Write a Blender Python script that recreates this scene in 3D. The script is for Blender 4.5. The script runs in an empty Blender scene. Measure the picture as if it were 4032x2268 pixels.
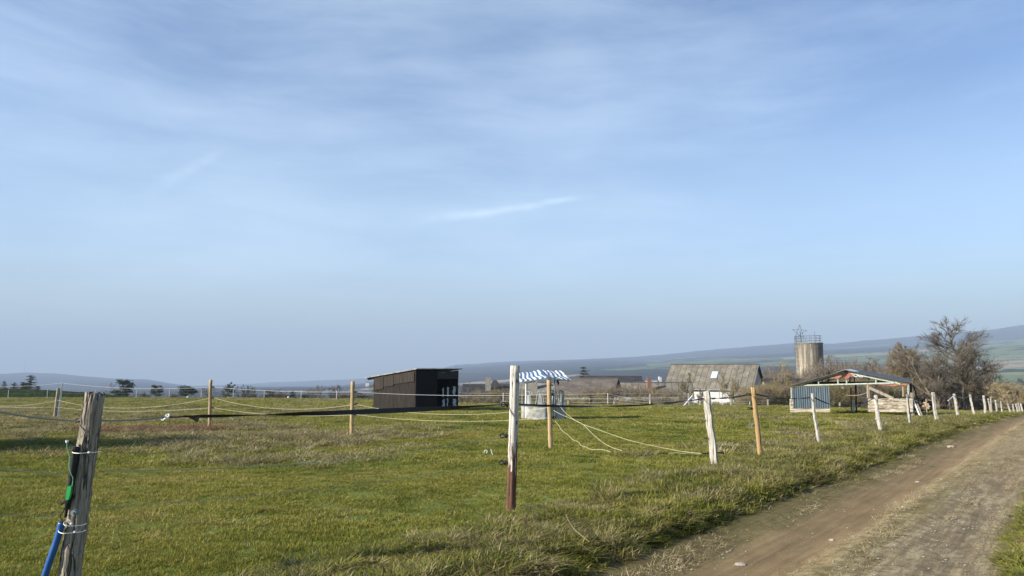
import bpy, math, random
import numpy as np
from mathutils import Vector, Matrix
R = math.radians
C = bpy.context.scene.collection
scene = bpy.context.scene

# ------------------------------------------------------------------ camera
CAMZ = 1.51; PITCH = 6.17; F = 740.0
cam = bpy.data.cameras.new('camera'); cam.sensor_width = 36; cam.lens = F/1024*36
cam.clip_start = 0.05; cam.clip_end = 60000
co = bpy.data.objects.new('camera', cam); C.objects.link(co)
co.location = (0, 0, CAMZ); co.rotation_euler = (R(90+PITCH), 0, 0)
scene.camera = co
# ------------------------------------------------------------------ light
SUN_A = 68; SUN_E = 26          # degrees to the left of straight behind the camera, elevation
sv = Vector((-math.sin(R(SUN_A))*math.cos(R(SUN_E)), -math.cos(R(SUN_A))*math.cos(R(SUN_E)), math.sin(R(SUN_E))))
sl = bpy.data.lights.new('sun', 'SUN'); sl.energy = 5.0; sl.angle = R(0.5); sl.color = (1, 0.93, 0.82)
so = bpy.data.objects.new('sun', sl); C.objects.link(so); so.rotation_euler = sv.to_track_quat('Z', 'Y').to_euler()
so.location = (-20, -10, 30)
w = bpy.data.worlds.new('World'); scene.world = w; w.use_nodes = True
scene.view_settings.view_transform = 'Standard'; scene.view_settings.look = 'None'
scene.view_settings.exposure = 0.95; scene.view_settings.gamma = 1
scene.render.engine = 'CYCLES'
scene.cycles.max_bounces = 5; scene.cycles.diffuse_bounces = 3; scene.cycles.volume_bounces = 1
scene.cycles.transparent_max_bounces = 12


class NT:
    """small node helper"""
    def __init__(s, tree): s.t = tree; s.n = tree.nodes; s.l = tree.links
    def new(s, typ, ins=None, **kw):
        n = s.n.new(typ)
        for k, v in kw.items(): setattr(n, k, v)
        for k, v in (ins or {}).items():
            if isinstance(v, bpy.types.NodeSocket): s.l.new(v, n.inputs[k])
            else: n.inputs[k].default_value = v
        return n
    def math(s, op, a, b=0.0, c=None, clamp=False):
        ins = {0: a, 1: b}
        if c is not None: ins[2] = c
        n = s.new('ShaderNodeMath', ins, operation=op); n.use_clamp = clamp; return n.outputs[0]
    def vmath(s, op, a, b=None, out=0):
        ins = {0: a}
        if b is not None: ins[1] = b
        return s.new('ShaderNodeVectorMath', ins, operation=op).outputs[out]
    def noise(s, vec, scale, detail=3, rough=.5, dist=0, out='Fac'):
        return s.new('ShaderNodeTexNoise', {'Vector': vec, 'Scale': scale, 'Detail': detail, 'Roughness': rough, 'Distortion': dist}).outputs[out]
    def ramp(s, fac, stops, interp='LINEAR'):
        n = s.new('ShaderNodeValToRGB', {'Fac': fac}); n.color_ramp.interpolation = interp
        e = n.color_ramp.elements
        while len(e) < len(stops): e.new(0.5)
        for i, (p, c) in enumerate(stops):
            e[i].position = p
            if isinstance(c, (int, float)): c = (c, c, c)
            e[i].color = (*c[:3], 1)
        return n.outputs['Color']
    def mix(s, fac, a, b, mode='MIX'):
        n = s.new('ShaderNodeMix', data_type='RGBA', blend_type=mode)
        for i, v in ((0, fac), (6, a), (7, b)):
            if isinstance(v, bpy.types.NodeSocket): s.l.new(v, n.inputs[i])
            elif i == 0: n.inputs[0].default_value = v
            else: n.inputs[i].default_value = (*v[:3], 1)
        return n.outputs[2]
    def maprange(s, v, a, b, c=0.0, d=1.0, smooth=False):
        n = s.new('ShaderNodeMapRange', {'Value': v, 1: a, 2: b, 3: c, 4: d})
        if smooth: n.interpolation_type = 'SMOOTHSTEP'
        return n.outputs[0]
    def scalev(s, vec, sc, rot=(0, 0, 0)):
        return s.new('ShaderNodeMapping', {'Vector': vec, 'Scale': sc, 'Rotation': rot}).outputs[0]


# ------------------------------------------------------------------ sky
def ray(px, py):
    """direction (y = 1) through a point given in the 1024 x 576 frame"""
    t = R(PITCH); a = (px-512)/F; b = (288-py)/F
    x = a; y = math.cos(t)-b*math.sin(t); z = math.sin(t)+b*math.cos(t)
    return x/y, z/y

w.node_tree.nodes.clear(); N = NT(w.node_tree)
sky = N.new('ShaderNodeTexSky', sky_type='NISHITA', sun_disc=False, sun_elevation=R(SUN_E))
sky.sun_rotation = math.atan2(sv.x, sv.y)
sky.altitude = 300; sky.air_density = 1.0; sky.dust_density = 1.4; sky.ozone_density = 1.6
tc = N.new('ShaderNodeTexCoord').outputs['Generated']
sep = N.new('ShaderNodeSeparateXYZ', {0: tc})
nd0 = N.vmath('NORMALIZE', tc)
wc = N.new('ShaderNodeVectorMath', {0: N.noise(nd0, 2.2, 3, .5, out='Color'), 'Scale': .09}, operation='SCALE').outputs[0]
wv_ = N.vmath('ADD', nd0, wc)
L1 = N.noise(N.scalev(wv_, (1.0, 1.0, 3.6), (0, R(17), 0)), 2.1, 5, .55)
L2 = N.noise(N.scalev(wv_, (1.3, 1.3, 9.0), (0, R(27), 0)), 3.4, 8, .60, .1)
L3 = N.noise(N.scalev(wv_, (2.0, 2.0, 12.0), (0, R(-12), 0)), 2.6, 7, .60, .1)
L4 = N.noise(nd0, 1.5, 2, .5)
cf = N.math('ADD', N.math('MULTIPLY', L1, .50), N.math('MULTIPLY', L2, .20))
cf = N.math('ADD', cf, N.math('MULTIPLY', L3, .14))
cf = N.math('ADD', cf, N.math('MULTIPLY', L4, .48))
cf = N.math('ADD', cf, N.math('MULTIPLY', N.maprange(sep.outputs[0], -.5, .5, .045, -.045), 1.0))
cf = N.maprange(cf, 0.55, 0.94, 0, 0.30, True)
cf = N.math('MULTIPLY', cf, N.maprange(sep.outputs[2], 0.0, 0.14, .25, 1.0, True))
def streak(p, q, wid, amt):
    a = Vector((ray(*p)[0], 1, ray(*p)[1])).normalized(); b = Vector((ray(*q)[0], 1, ray(*q)[1])).normalized()
    n = a.cross(b).normalized(); m = (b-a).normalized(); L = (b-a).length
    nd = N.vmath('NORMALIZE', tc)
    wob = N.math('MULTIPLY', N.math('SUBTRACT', N.noise(nd, 9, 3), .5), .012)
    dist = N.math('ABSOLUTE', N.math('ADD', N.vmath('DOT_PRODUCT', nd, tuple(n), out=1), wob))
    al = N.math('DIVIDE', N.math('SUBTRACT', N.vmath('DOT_PRODUCT', nd, tuple(m), out=1), a.dot(m)), L)
    wv = N.math('MULTIPLY', wid, N.maprange(al, 0, 1, 1.4, .7))
    k = N.math('SUBTRACT', 1, N.math('DIVIDE', dist, wv), clamp=True)
    e = N.math('MULTIPLY', N.maprange(al, -.05, .3, 0, 1, True), N.maprange(al, .7, 1.08, 1, 0, True))
    k = N.math('MULTIPLY', N.math('MULTIPLY', k, e), N.maprange(N.noise(nd, 40, 3), .3, .6, .45, 1))
    return N.math('MULTIPLY', k, amt)
s1 = streak((415, 222), (600, 196), .007, .26)
s2 = streak((140, 196), (230, 147), .010, .12)
cf = N.math('ADD', N.math('ADD', cf, s1), s2, clamp=True)
skc = N.mix(1.0, sky.outputs[0], (.96, 1.12, 1.36), 'MULTIPLY')
skc = N.mix(N.maprange(sep.outputs[2], -.02, .17, .8, 0, True), skc, (5.7, 6.5, 4.6))
veil = N.math('MULTIPLY', N.maprange(sep.outputs[2], .04, .14, 0, 1, True), N.maprange(sep.outputs[2], .16, .38, .20, 0, True))
skc = N.mix(veil, skc, (8.6, 10.8, 11.8))
col = N.mix(cf, skc, (9.6, 11.4, 12.6))
bg = N.new('ShaderNodeBackground', {'Color': col, 'Strength': 0.07})
N.l.new(bg.outputs[0], N.new('ShaderNodeOutputWorld').inputs[0])

# ------------------------------------------------------------------ helpers
def vnoise(x, y, seed=0):
    x = np.asarray(x, float); y = np.asarray(y, float)
    xi = np.floor(x); yi = np.floor(y); fx = x-xi; fy = y-yi
    fx = fx*fx*(3-2*fx); fy = fy*fy*(3-2*fy)
    def h(a, b):
        v = np.sin(a*127.1+b*311.7+seed*74.7)*43758.5453
        return v-np.floor(v)
    return ((h(xi, yi)*(1-fx)+h(xi+1, yi)*fx)*(1-fy)+(h(xi, yi+1)*(1-fx)+h(xi+1, yi+1)*fx)*fy)*2-1
def fbm(x, y, seed=0, o=4):
    s = 0; a = 1; t = 0
    for i in range(o):
        s = s+a*vnoise(x*2**i, y*2**i, seed+i*13); t += a; a *= .5
    return s/t
def softp(v, k): return k*np.logaddexp(0, v/k)
def smooth(v, a, b):
    t = np.clip((v-a)/(b-a), 0, 1); return t*t*(3-2*t)

RA = R(37.0)
def road_s(x, y): return (x-3.0)*math.cos(RA)-(y-8.6)*math.sin(RA)
def road_t(x, y): return (x-3.0)*math.sin(RA)+(y-8.6)*math.cos(RA)
RW = 2.15
def gz0(x, y):
    x = np.asarray(x, float); y = np.asarray(y, float)
    az = np.degrees(np.arctan2(x, np.maximum(y, 1e-3)))
    s = np.interp(az, [-20, 0, 20, 32], [.004, .010, .014, .03])
    z = -0.0235*y - s*softp(y-36, 4)
    yc = np.interp(az, [-60, -10, -3, 25, 32, 60], [112, 110, 80, 78, 96, 110])
    z = z - .05*softp(y-yc, 3) - .06*softp(y-220, 10)
    return z
def gz(x, y):
    """finished ground height"""
    z = gz0(x, y)
    s = road_s(x, y)
    z = z + .05*fbm(np.asarray(x)/3.1, np.asarray(y)/3.1, 3, 3) + .02*vnoise(np.asarray(x)/.7, np.asarray(y)/.7, 8)
    near = 1-smooth(np.asarray(y, float), 45, 60)
    bank = .07*smooth(s, -2.9, -1.9)*(1-smooth(s, -1.1, -.6))
    rec = -.16*smooth(s, -.9, -.55)*(1-smooth(s, RW-.05, RW+.15))
    return z + (bank+rec)*near
def G(x, y): return float(gz(x, y))
def at(px, py, Y):
    a, b = ray(px, py); return Vector((a*Y, Y, CAMZ+b*Y))
def onground(px, Y):
    """ground point under column px (1024 frame) at depth Y"""
    x = (px-512)/F/math.cos(R(PITCH))*Y
    for _ in range(3):
        z = G(x, Y); k = math.cos(R(PITCH))*Y+math.sin(R(PITCH))*(z-CAMZ); x = (px-512)/F*k
    return Vector((x, Y, G(x, Y)))
def p40(x, y): return x/3.9375, y/3.9375      # full-size photo pixel -> 1024 frame

class MB:
    def __init__(s): s.v = []; s.f = []; s.m = []; s.mi = 0
    def add(s, vs, fs):
        o = len(s.v); s.v += [tuple(v) for v in vs]; s.f += [tuple(i+o for i in f) for f in fs]; s.m += [s.mi]*len(fs); return s
    def quad(s, a, b, c, d): return s.add([a, b, c, d], [(0, 1, 2, 3)])
    def hexa(s, p):   # 8 points, bottom 4 then top 4
        return s.add(p, [(3, 2, 1, 0), (4, 5, 6, 7), (0, 1, 5, 4), (1, 2, 6, 5), (2, 3, 7, 6), (3, 0, 4, 7)])
    def box(s, c, d, rz=0, mat=None):
        c = Vector(c); hx, hy, hz = d[0]/2, d[1]/2, d[2]/2
        M = mat or Matrix.Rotation(rz, 3, 'Z')
        ps = [c+M@Vector(q) for q in ((-hx, -hy, -hz), (hx, -hy, -hz), (hx, hy, -hz), (-hx, hy, -hz), (-hx, -hy, hz), (hx, -hy, hz), (hx, hy, hz), (-hx, hy, hz))]
        return s.hexa(ps)
    def beam(s, a, b, w, h, up=(0, 0, 1)):
        a = Vector(a); b = Vector(b); d = (b-a).normalized(); u = Vector(up)
        if abs(d.dot(u)) > .98: u = Vector((0, 1, 0))
        sd = d.cross(u).normalized()*w/2; u = sd.cross(d).normalized()*h/2
        return s.hexa([a-sd-u, a+sd-u, b+sd-u, b-sd-u, a-sd+u, a+sd+u, b+sd+u, b-sd+u])
    def tube(s, pts, rad, n=8, cap=True, wob=None):
        pts = [Vector(p) for p in pts]; k = len(pts)
        if not hasattr(rad, '__len__'): rad = [rad]*k
        o = len(s.v); prev = None
        for i, p in enumerate(pts):
            d = (pts[min(i+1, k-1)]-pts[max(i-1, 0)]).normalized()
            if prev is None:
                r0 = Vector((1, 0, 0)) if abs(d.x) < .8 else Vector((0, 1, 0))
            else: r0 = prev
            u = (r0-d*r0.dot(d)).normalized(); v = d.cross(u); prev = u
            for j in range(n):
                a = 2*math.pi*j/n; rr = rad[i]*(wob(i, j) if wob else 1)
                s.v.append(tuple(p+(u*math.cos(a)+v*math.sin(a))*rr))
        for i in range(k-1):
            for j in range(n):
                s.f.append((o+i*n+j, o+i*n+(j+1) % n, o+(i+1)*n+(j+1) % n, o+(i+1)*n+j)); s.m.append(s.mi)
        if cap:
            s.f.append(tuple(o+j for j in reversed(range(n)))); s.m.append(s.mi)
            s.f.append(tuple(o+(k-1)*n+j for j in range(n))); s.m.append(s.mi)
        return s
    def build(s, name, mats, parent=None, smooth_=False, loc=(0, 0, 0)):
        if not isinstance(mats, (list, tuple)): mats = [mats]
        base = Vector(parent['_o']) if parent is not None else Vector(loc)
        me = bpy.data.meshes.new(name)
        me.from_pydata([(v[0]-base.x, v[1]-base.y, v[2]-base.z) for v in s.v], [], s.f)
        for m in mats: me.materials.append(m)
        if len(mats) > 1: me.polygons.foreach_set('material_index', s.m)
        if smooth_: me.polygons.foreach_set('use_smooth', [True]*len(s.f))
        me.update()
        o = bpy.data.objects.new(name, me); C.objects.link(o)
        if parent is not None:
            o.parent = parent
            if parent.type == 'MESH' or '_o' in parent: o['_o'] = tuple(base)
        else: o.location = base; o['_o'] = tuple(base)
        return o
def tag(o, label=None, cat=None, group=None, kind=None):
    for k, v in (('label', label), ('category', cat), ('group', group), ('kind', kind)):
        if v: o[k] = v
    return o
def thing(name, loc, label, cat, group=None):
    o = bpy.data.objects.new(name, None); C.objects.link(o); o.location = loc; o['_o'] = tuple(loc)
    o.empty_display_size = .2
    return tag(o, label, cat, group)
def rng(i): return random.Random(i)

# ------------------------------------------------------------------ materials
def mat_new(name):
    m = bpy.data.materials.new(name); m.use_nodes = True; m.node_tree.nodes.clear()
    return m, NT(m.node_tree)
def finish(N_, color, rough=.8, metal=0, bump=None, bs=.3, bd=.02, spec=.3, transl=0):
    ins = {'Base Color': color, 'Roughness': rough, 'Metallic': metal, 'Specular IOR Level': spec}
    p = N_.new('ShaderNodeBsdfPrincipled', {k: v if isinstance(v, bpy.types.NodeSocket) or not hasattr(v, '__len__') else (*v[:3], 1) for k, v in ins.items()})
    if bump is not None:
        b = N_.new('ShaderNodeBump', {'Height': bump, 'Strength': bs, 'Distance': bd}); N_.l.new(b.outputs[0], p.inputs['Normal'])
    out = p.outputs[0]
    if transl:
        t = N_.new('ShaderNodeBsdfTranslucent')
        if isinstance(color, bpy.types.NodeSocket): N_.l.new(color, t.inputs[0])
        else: t.inputs[0].default_value = (*color[:3], 1)
        out = N_.new('ShaderNodeMixShader', {0: transl, 1: p.outputs[0], 2: t.outputs[0]}).outputs[0]
    N_.l.new(out, N_.new('ShaderNodeOutputMaterial').inputs[0])
def simple(name, c1, c2=None, scale=8, rough=.8, metal=0, stretch=(1, 1, 1), bs=.25, bd=.01, detail=4, spec=.3, lo=.35, hi=.65, transl=0):
    m, n = mat_new(name)
    v = n.scalev(n.new('ShaderNodeTexCoord').outputs['Object'], stretch)
    f = n.noise(v, scale, detail, .6)
    c = n.ramp(f, [(lo, c1), (hi, c2 or c1)])
    finish(n, c, rough, metal, f, bs, bd, spec, transl)
    return m
def wood(name, light, dark, crack=.02, grain=60, blot=None, rough=.85, zs=.045):
    """wood with grain along its own z"""
    m, n = mat_new(name)
    oc = n.new('ShaderNodeTexCoord').outputs['Object']
    g = n.noise(n.scalev(oc, (1, 1, zs)), grain, 5, .65, .4)
    b = n.noise(oc, 4.5, 4, .6)
    k = n.noise(n.scalev(oc, (1, 1, .035)), 17, 2, .5, .6)
    c = n.ramp(g, [(.32, dark), (.62, light)])
    c = n.mix(n.maprange(b, .45, .7), c, blot or tuple(x*.72 for x in light))
    cr = n.maprange(n.math('ABSOLUTE', n.math('SUBTRACT', k, .5)), 0, crack, 1, 0)
    kn = n.new('ShaderNodeTexVoronoi', {'Vector': n.scalev(oc, (1, 1, .45)), 'Scale': 7.0}).outputs['Distance']
    kn = n.maprange(kn, .07, .15, 1, 0)
    c = n.mix(n.math('MAXIMUM', cr, n.math('MULTIPLY', kn, .8)), c, tuple(x*.18 for x in dark))
    h = n.math('SUBTRACT', g, n.math('MULTIPLY', cr, 1.6))
    finish(n, c, rough, 0, h, .6, .006, .2)
    return m

M = {}
M['log'] = wood('weathered grey log', (.40, .345, .27), (.085, .07, .055), .035, 90)
M['oak'] = wood('silvery split oak', (.50, .47, .405), (.25, .225, .185), .016, 55)
M['tan'] = wood('fresh round pine', (.48, .35, .19), (.27, .19, .10), .012, 40, (.36, .27, .16))
M['orange'] = wood('orange treated pine', (.44, .285, .13), (.27, .17, .075), .012, 40, (.34, .23, .12))
M['greypost'] = wood('dull grey round post', (.40, .36, .29), (.2, .18, .14), .02, 60)
M['timber'] = wood('weathered timber', (.42, .36, .27), (.2, .16, .12), .02, 30)
M['rust_timber'] = wood('reddish timber', (.36, .22, .13), (.18, .1, .06), .02, 30)
M['black'] = simple('black plastic', (.012, .012, .012), (.022, .022, .022), 30, .5)
M['dark'] = simple('dark rusty steel', (.02, .018, .016), (.04, .032, .026), 12, .8)
M['blue'] = simple('blue plastic pipe', (.02, .085, .27), (.03, .11, .33), 9, .35, spec=.5)
M['green'] = simple('green plastic', (.02, .27, .06), (.035, .35, .09), 9, .45)
M['white'] = simple('white plastic', (.72, .72, .70), (.8, .8, .78), 20, .5)
M['rope'] = simple('pale rope', (.42, .41, .27), (.56, .55, .38), 120, .8)
M['wtape'] = simple('white tape', (.50, .51, .51), (.60, .61, .61), 60, .7)
M['greyrope'] = simple('grey rope', (.20, .20, .18), (.34, .34, .31), 160, .9)
M['greenwire'] = simple('thin greenish wire', (.28, .34, .24), (.40, .45, .33), 60, .6)
M['zinc'] = simple('galvanised steel', (.20, .22, .23), (.34, .36, .36), 5, .55, .3, bs=.1)
M['steel'] = simple('grey steel', (.14, .17, .19), (.22, .26, .27), 14, .6, .4)
M['mint'] = simple('flaking mint paint', (.30, .36, .31), (.46, .50, .45), 9, .7, lo=.4, hi=.55)
M['whitewash'] = simple('white render', (.48, .47, .44), (.66, .65, .61), 2.2, .9)
M['redtarp'] = simple('faded red tarp', (.24, .085, .06), (.42, .19, .13), 5, .8, transl=.15)
M['brick'] = simple('brick', (.17, .08, .055), (.26, .13, .085), 14, .9)
M['stone'] = simple('rubble stone', (.15, .14, .12), (.34, .31, .27), 5, .95, bs=.6, bd=.05)
M['cone'] = simple('dark slate', (.045, .045, .05), (.085, .083, .085), 5, .7)
M['bark'] = simple('bark', (.11, .09, .065), (.19, .16, .115), 3, .95, stretch=(1, 1, .3))
M['sawn'] = simple('sawn wood end', (.42, .30, .18), (.58, .44, .28), 10, .8)

def grassmat(name, cols, patch=.35, contrast=1.0, transl=.3):
    m, n = mat_new(name)
    pos = n.new('ShaderNodeNewGeometry').outputs['Position']
    flat = n.scalev(pos, (1, 1, 0))
    big = n.noise(flat, patch, 4, .6)
    rnd = n.new('ShaderNodeObjectInfo').outputs['Random']
    f = n.math('ADD', n.math('MULTIPLY', n.math('ADD', n.math('MULTIPLY', n.math('SUBTRACT', big, .5), contrast), .5), .7), n.math('MULTIPLY', rnd, .32))
    fine = n.noise(pos, 37, 2, .5)
    f = n.math('ADD', f, n.math('MULTIPLY', n.math('SUBTRACT', fine, .5), .55))
    k = len(cols)
    c = n.ramp(f, [(.22+.62*i/(k-1), cc) for i, cc in enumerate(cols)])
    finish(n, c, .65, 0, None, spec=.15, transl=transl)
    return m
M['lawn'] = grassmat('pasture grass', [(.098, .115, .017), (.178, .185, .026), (.245, .225, .043), (.31, .255, .08)], .3, 2.0)
M['verge'] = grassmat('verge grass', [(.06, .08, .016), (.155, .165, .03), (.26, .235, .075), (.40, .33, .16)], 1.3, 1.8)
M['dry'] = grassmat('dry grass', [(.16, .12, .06), (.26, .20, .11), (.38, .32, .19), (.46, .40, .27)], 1.5)
M['weed'] = grassmat('brown weeds', [(.09, .055, .03), (.14, .09, .05), (.22, .16, .09)], 1.5)

M['rust'] = grassmat('rusty dead weeds', [(.13, .06, .035), (.20, .10, .06), (.28, .17, .10)], 1.5)
# ground: soil and short sward, patchy
m, n = mat_new('pasture ground'); M['ground'] = m
pos = n.new('ShaderNodeNewGeometry').outputs['Position']
a = n.noise(pos, .09, 4, .6); b = n.noise(pos, .9, 5, .65); c_ = n.noise(pos, 14, 4, .7)
f = n.math('ADD', n.math('ADD', n.math('MULTIPLY', a, .5), n.math('MULTIPLY', b, .3)), n.math('MULTIPLY', c_, .3))
c = n.ramp(f, [(.36, (.05, .06, .016)), (.5, (.10, .125, .025)), (.6, (.14, .155, .035)), (.72, (.19, .17, .065))])
finish(n, c, .95, 0, c_, .5, .04, .1)

# ------------------------------------------------------------------ terrain
SK_E = [(-600, 374), (0, 372.9), (24, 372), (52, 372.5), (87, 375.3), (115, 377), (147, 377.6), (175, 382.4), (210, 386.5), (330, 386), (346, 385.2), (390, 379), (433, 370.5), (457, 365), (497, 362.5), (537, 361), (588, 359.8), (608, 358.6), (636, 357), (676, 353.8), (751, 347.8), (795, 345), (835, 346.6), (894, 341.9), (954, 338.7), (994, 336), (1024, 333), (1500, 330)]
TB = {500: [(-600, 420), (1024, 416), (1500, 410)],
      1500: [(-600, 399), (0, 398), (500, 396), (900, 388), (1024, 380), (1500, 378)],
      2600: [(-600, 391), (0, 390.5), (330, 389), (430, 386), (500, 380), (600, 373), (700, 369), (900, 366), (1024, 362), (1500, 360)],
      4000: [(-600, 388), (0, 387.5), (330, 386.5), (360, 385), (400, 380), (433, 374.5), (500, 371), (600, 366.5), (680, 361.5), (800, 357), (1024, 349), (1500, 345)],
      6000: [(-600, 380), (0, 379), (150, 381), (190, 386), (330, 386.5), (390, 380), (433, 372), (457, 368), (500, 365.5), (537, 363.5), (600, 361.5), (660, 362), (676, 359.5), (800, 354), (1024, 345), (1500, 340)],
      8500: SK_E,
      11000: [(-600, 384), (0, 384), (180, 385), (222, 383.6), (278, 381.6), (350, 378.8), (370, 377.7), (420, 376), (460, 373), (700, 362), (1024, 345), (1500, 340)]}
def hill_z(az, r):
    """az radians, r metres -> z ; arrays"""
    px = 512+F*np.tan(np.clip(az, -1.05, 1.0))/math.cos(R(PITCH))
    zs = []; rs = []
    r0 = 260.0; x0 = r0*np.sin(az); y0 = r0*np.cos(az)
    zs.append(gz0(x0, y0)); rs.append(r0)
    for rr, tb in TB.items():
        yy = np.interp(px, [t[0] for t in tb], [t[1] for t in tb])
        zs.append(CAMZ+(368-yy)/F*rr/np.maximum(np.cos(az), .5)*np.cos(az).clip(.5, 1)); rs.append(rr)
    zs.append(zs[-1]-120); rs.append(13000)
    zs = np.array(zs); rs = np.array(rs)
    i = np.clip(np.searchsorted(rs, r, side='right')-1, 0, len(rs)-2)
    t = np.clip((np.log(r)-np.log(rs[i]))/(np.log(rs[i+1])-np.log(rs[i])), 0, 1)
    t = t*t*(3-2*t)*.7+t*.3
    cols = np.arange(zs.shape[1])
    return zs[i, cols]*(1-t)+zs[i+1, cols]*t
def grid_mesh(name, mat, V, nr, nc, closed=False, loc=None):
    idx = np.arange(nr*nc).reshape(nr, nc)
    a = idx[:-1, :-1].ravel(); b = idx[1:, :-1].ravel(); c = idx[1:, 1:].ravel(); d = idx[:-1, 1:].ravel()
    q = np.stack([a, d, c, b], 1)
    if closed:
        a = idx[:-1, -1]; b = idx[1:, -1]; c = idx[1:, 0]; d = idx[:-1, 0]
        q = np.concatenate([q, np.stack([a, d, c, b], 1)])
    me = bpy.data.meshes.new(name); me.vertices.add(len(V)); me.vertices.foreach_set('co', V.astype(np.float32).ravel())
    me.loops.add(q.size); me.loops.foreach_set('vertex_index', q.astype(np.int32).ravel())
    me.polygons.add(len(q)); me.polygons.foreach_set('loop_start', np.arange(0, q.size, 4, dtype=np.int32))
    me.polygons.foreach_set('loop_total', np.full(len(q), 4, dtype=np.int32))
    me.polygons.foreach_set('use_smooth', np.ones(len(q), dtype=bool))
    me.materials.append(mat); me.update(calc_edges=True)
    o = bpy.data.objects.new(name, me); C.objects.link(o); return o
azs = np.radians(np.concatenate([np.arange(-180, -56, 4), np.arange(-56, 56, .2), np.arange(56, 180, 4)]))
rr = np.concatenate([[0.02], np.geomspace(.8, 260, 270)])
A_, R_ = np.meshgrid(azs, rr)
X = (R_*np.sin(A_)).ravel(); Y = (R_*np.cos(A_)).ravel()
fade = 1-smooth(R_.ravel(), 180, 260)
Z = gz0(X, Y)*(1-fade)+gz(X, Y)*fade
ground = grid_mesh('ground', M['ground'], np.stack([X, Y, Z], 1), len(rr), len(azs), True)
tag(ground, kind='structure')

m, n = mat_new('far land'); M['hills'] = m
pos = n.new('ShaderNodeNewGeometry').outputs['Position']
fld = n.new('ShaderNodeAttribute', attribute_name='field').outputs['Fac']
rot = n.scalev(pos, (.0011, .0026, 0), (0, 0, .35))
rot2 = n.vmath('ADD', rot, n.new('ShaderNodeVectorMath', {0: n.noise(rot, 1.4, 2, out='Color'), 'Scale': .5}, operation='SCALE').outputs[0])
vo = n.new('ShaderNodeTexVoronoi', {'Vector': rot2, 'Scale': 1.0}, distance='CHEBYCHEV').outputs['Color']
vs = n.new('ShaderNodeSeparateColor', {0: vo})
fc = n.ramp(vs.outputs[0], [(0, (.13, .17, .07)), (.3, (.17, .20, .09)), (.5, (.21, .22, .11)), (.7, (.30, .26, .18)), (.9, (.12, .14, .07))], 'CONSTANT')
fc = n.mix(n.maprange(n.noise(pos, .02, 3), .3, .7), fc, n.mix(1, fc, (.75, .75, .75), 'MULTIPLY'))
wd = n.ramp(n.noise(pos, .03, 5, .7), [(.35, (.014, .018, .014)), (.65, (.04, .038, .03))])
isf = n.math('GREATER_THAN', n.math('ADD', fld, n.math('MULTIPLY', n.math('SUBTRACT', vs.outputs[1], .5), .9)), .5)
edge = n.math('LESS_THAN', n.noise(pos, .006, 3, .6), .57)
c = n.mix(n.math('MULTIPLY', isf, edge), wd, fc)
finish(n, c, .95, 0, None, spec=.05)
az2 = azs
rr2 = np.geomspace(260, 13000, 330)
A2, R2 = np.meshgrid(az2, rr2)
Z2 = hill_z(np.tile(az2, 1), None or 260.0*np.ones(len(az2))) if False else np.stack([hill_z(az2, np.full(len(az2), q)) for q in rr2])
X2 = R2*np.sin(A2); Y2 = R2*np.cos(A2)
pxm = 512+F*np.tan(np.clip(A2, -1.05, 1.0))
# land use: how likely a place is open field
fieldm = np.zeros_like(R2)+.02
right = smooth(pxm, 560, 680)
fieldm += right*np.exp(-((R2-3600)/750)**2)*1.1
fieldm += smooth(pxm, 900, 960)*(1-smooth(R2, 5200, 6200))*.9
fieldm += .22*np.exp(-((R2-1900)/700)**2)
fieldm += .22*right*np.exp(-((R2-6800)/500)**2)
rough = (fbm(X2/70, Y2/70, 5, 3)*4+fbm(X2/420, Y2/420, 9, 3)*10)*smooth(R2, 900, 2500)
Z2 = Z2+rough*(1-.7*np.clip(fieldm, 0, 1))
hills = grid_mesh('hills', M['hills'], np.stack([X2.ravel(), Y2.ravel(), Z2.ravel()], 1), len(rr2), len(az2), True)
at_ = hills.data.attributes.new('field', 'FLOAT', 'POINT'); at_.data.foreach_set('value', fieldm.ravel().astype(np.float32))
tag(hills, kind='structure')

# dark green bank beyond the crest on the left
m, n = mat_new('dark bank grass'); M['bank'] = m
pos = n.new('ShaderNodeNewGeometry').outputs['Position']
f = n.noise(pos, 1.4, 5, .7)
finish(n, n.ramp(f, [(.35, (.012, .02, .008)), (.7, (.035, .055, .018))]), .95, 0, f, 1, .3, .05)
nx = 260; prof = [(-6, -3.5), (-3.0, -1.0), (-1.6, -.2), (-.6, .0), (1, -.05), (5, -.4), (9, -2), (14, -6)]
V = []
for dy, dz in prof:
    for i in range(nx):
        x = -150+i*(106.0/(nx-1)); px = 512+x/118*F
        top = np.interp(px, [-300, 0, 60, 100, 130, 150], [385, 388.0, 390.2, 393.4, 396.2, 398.6])
        z = CAMZ+(368-top)/F*118
        V.append((x, 118+dy*1.0, z+dz+.12*float(fbm(x/1.2, dy, 4, 3))*(1 if dz > -3 else 0)))
bank = grid_mesh('embankment', M['bank'], np.array(V), len(prof), nx); tag(bank, kind='structure')

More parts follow.
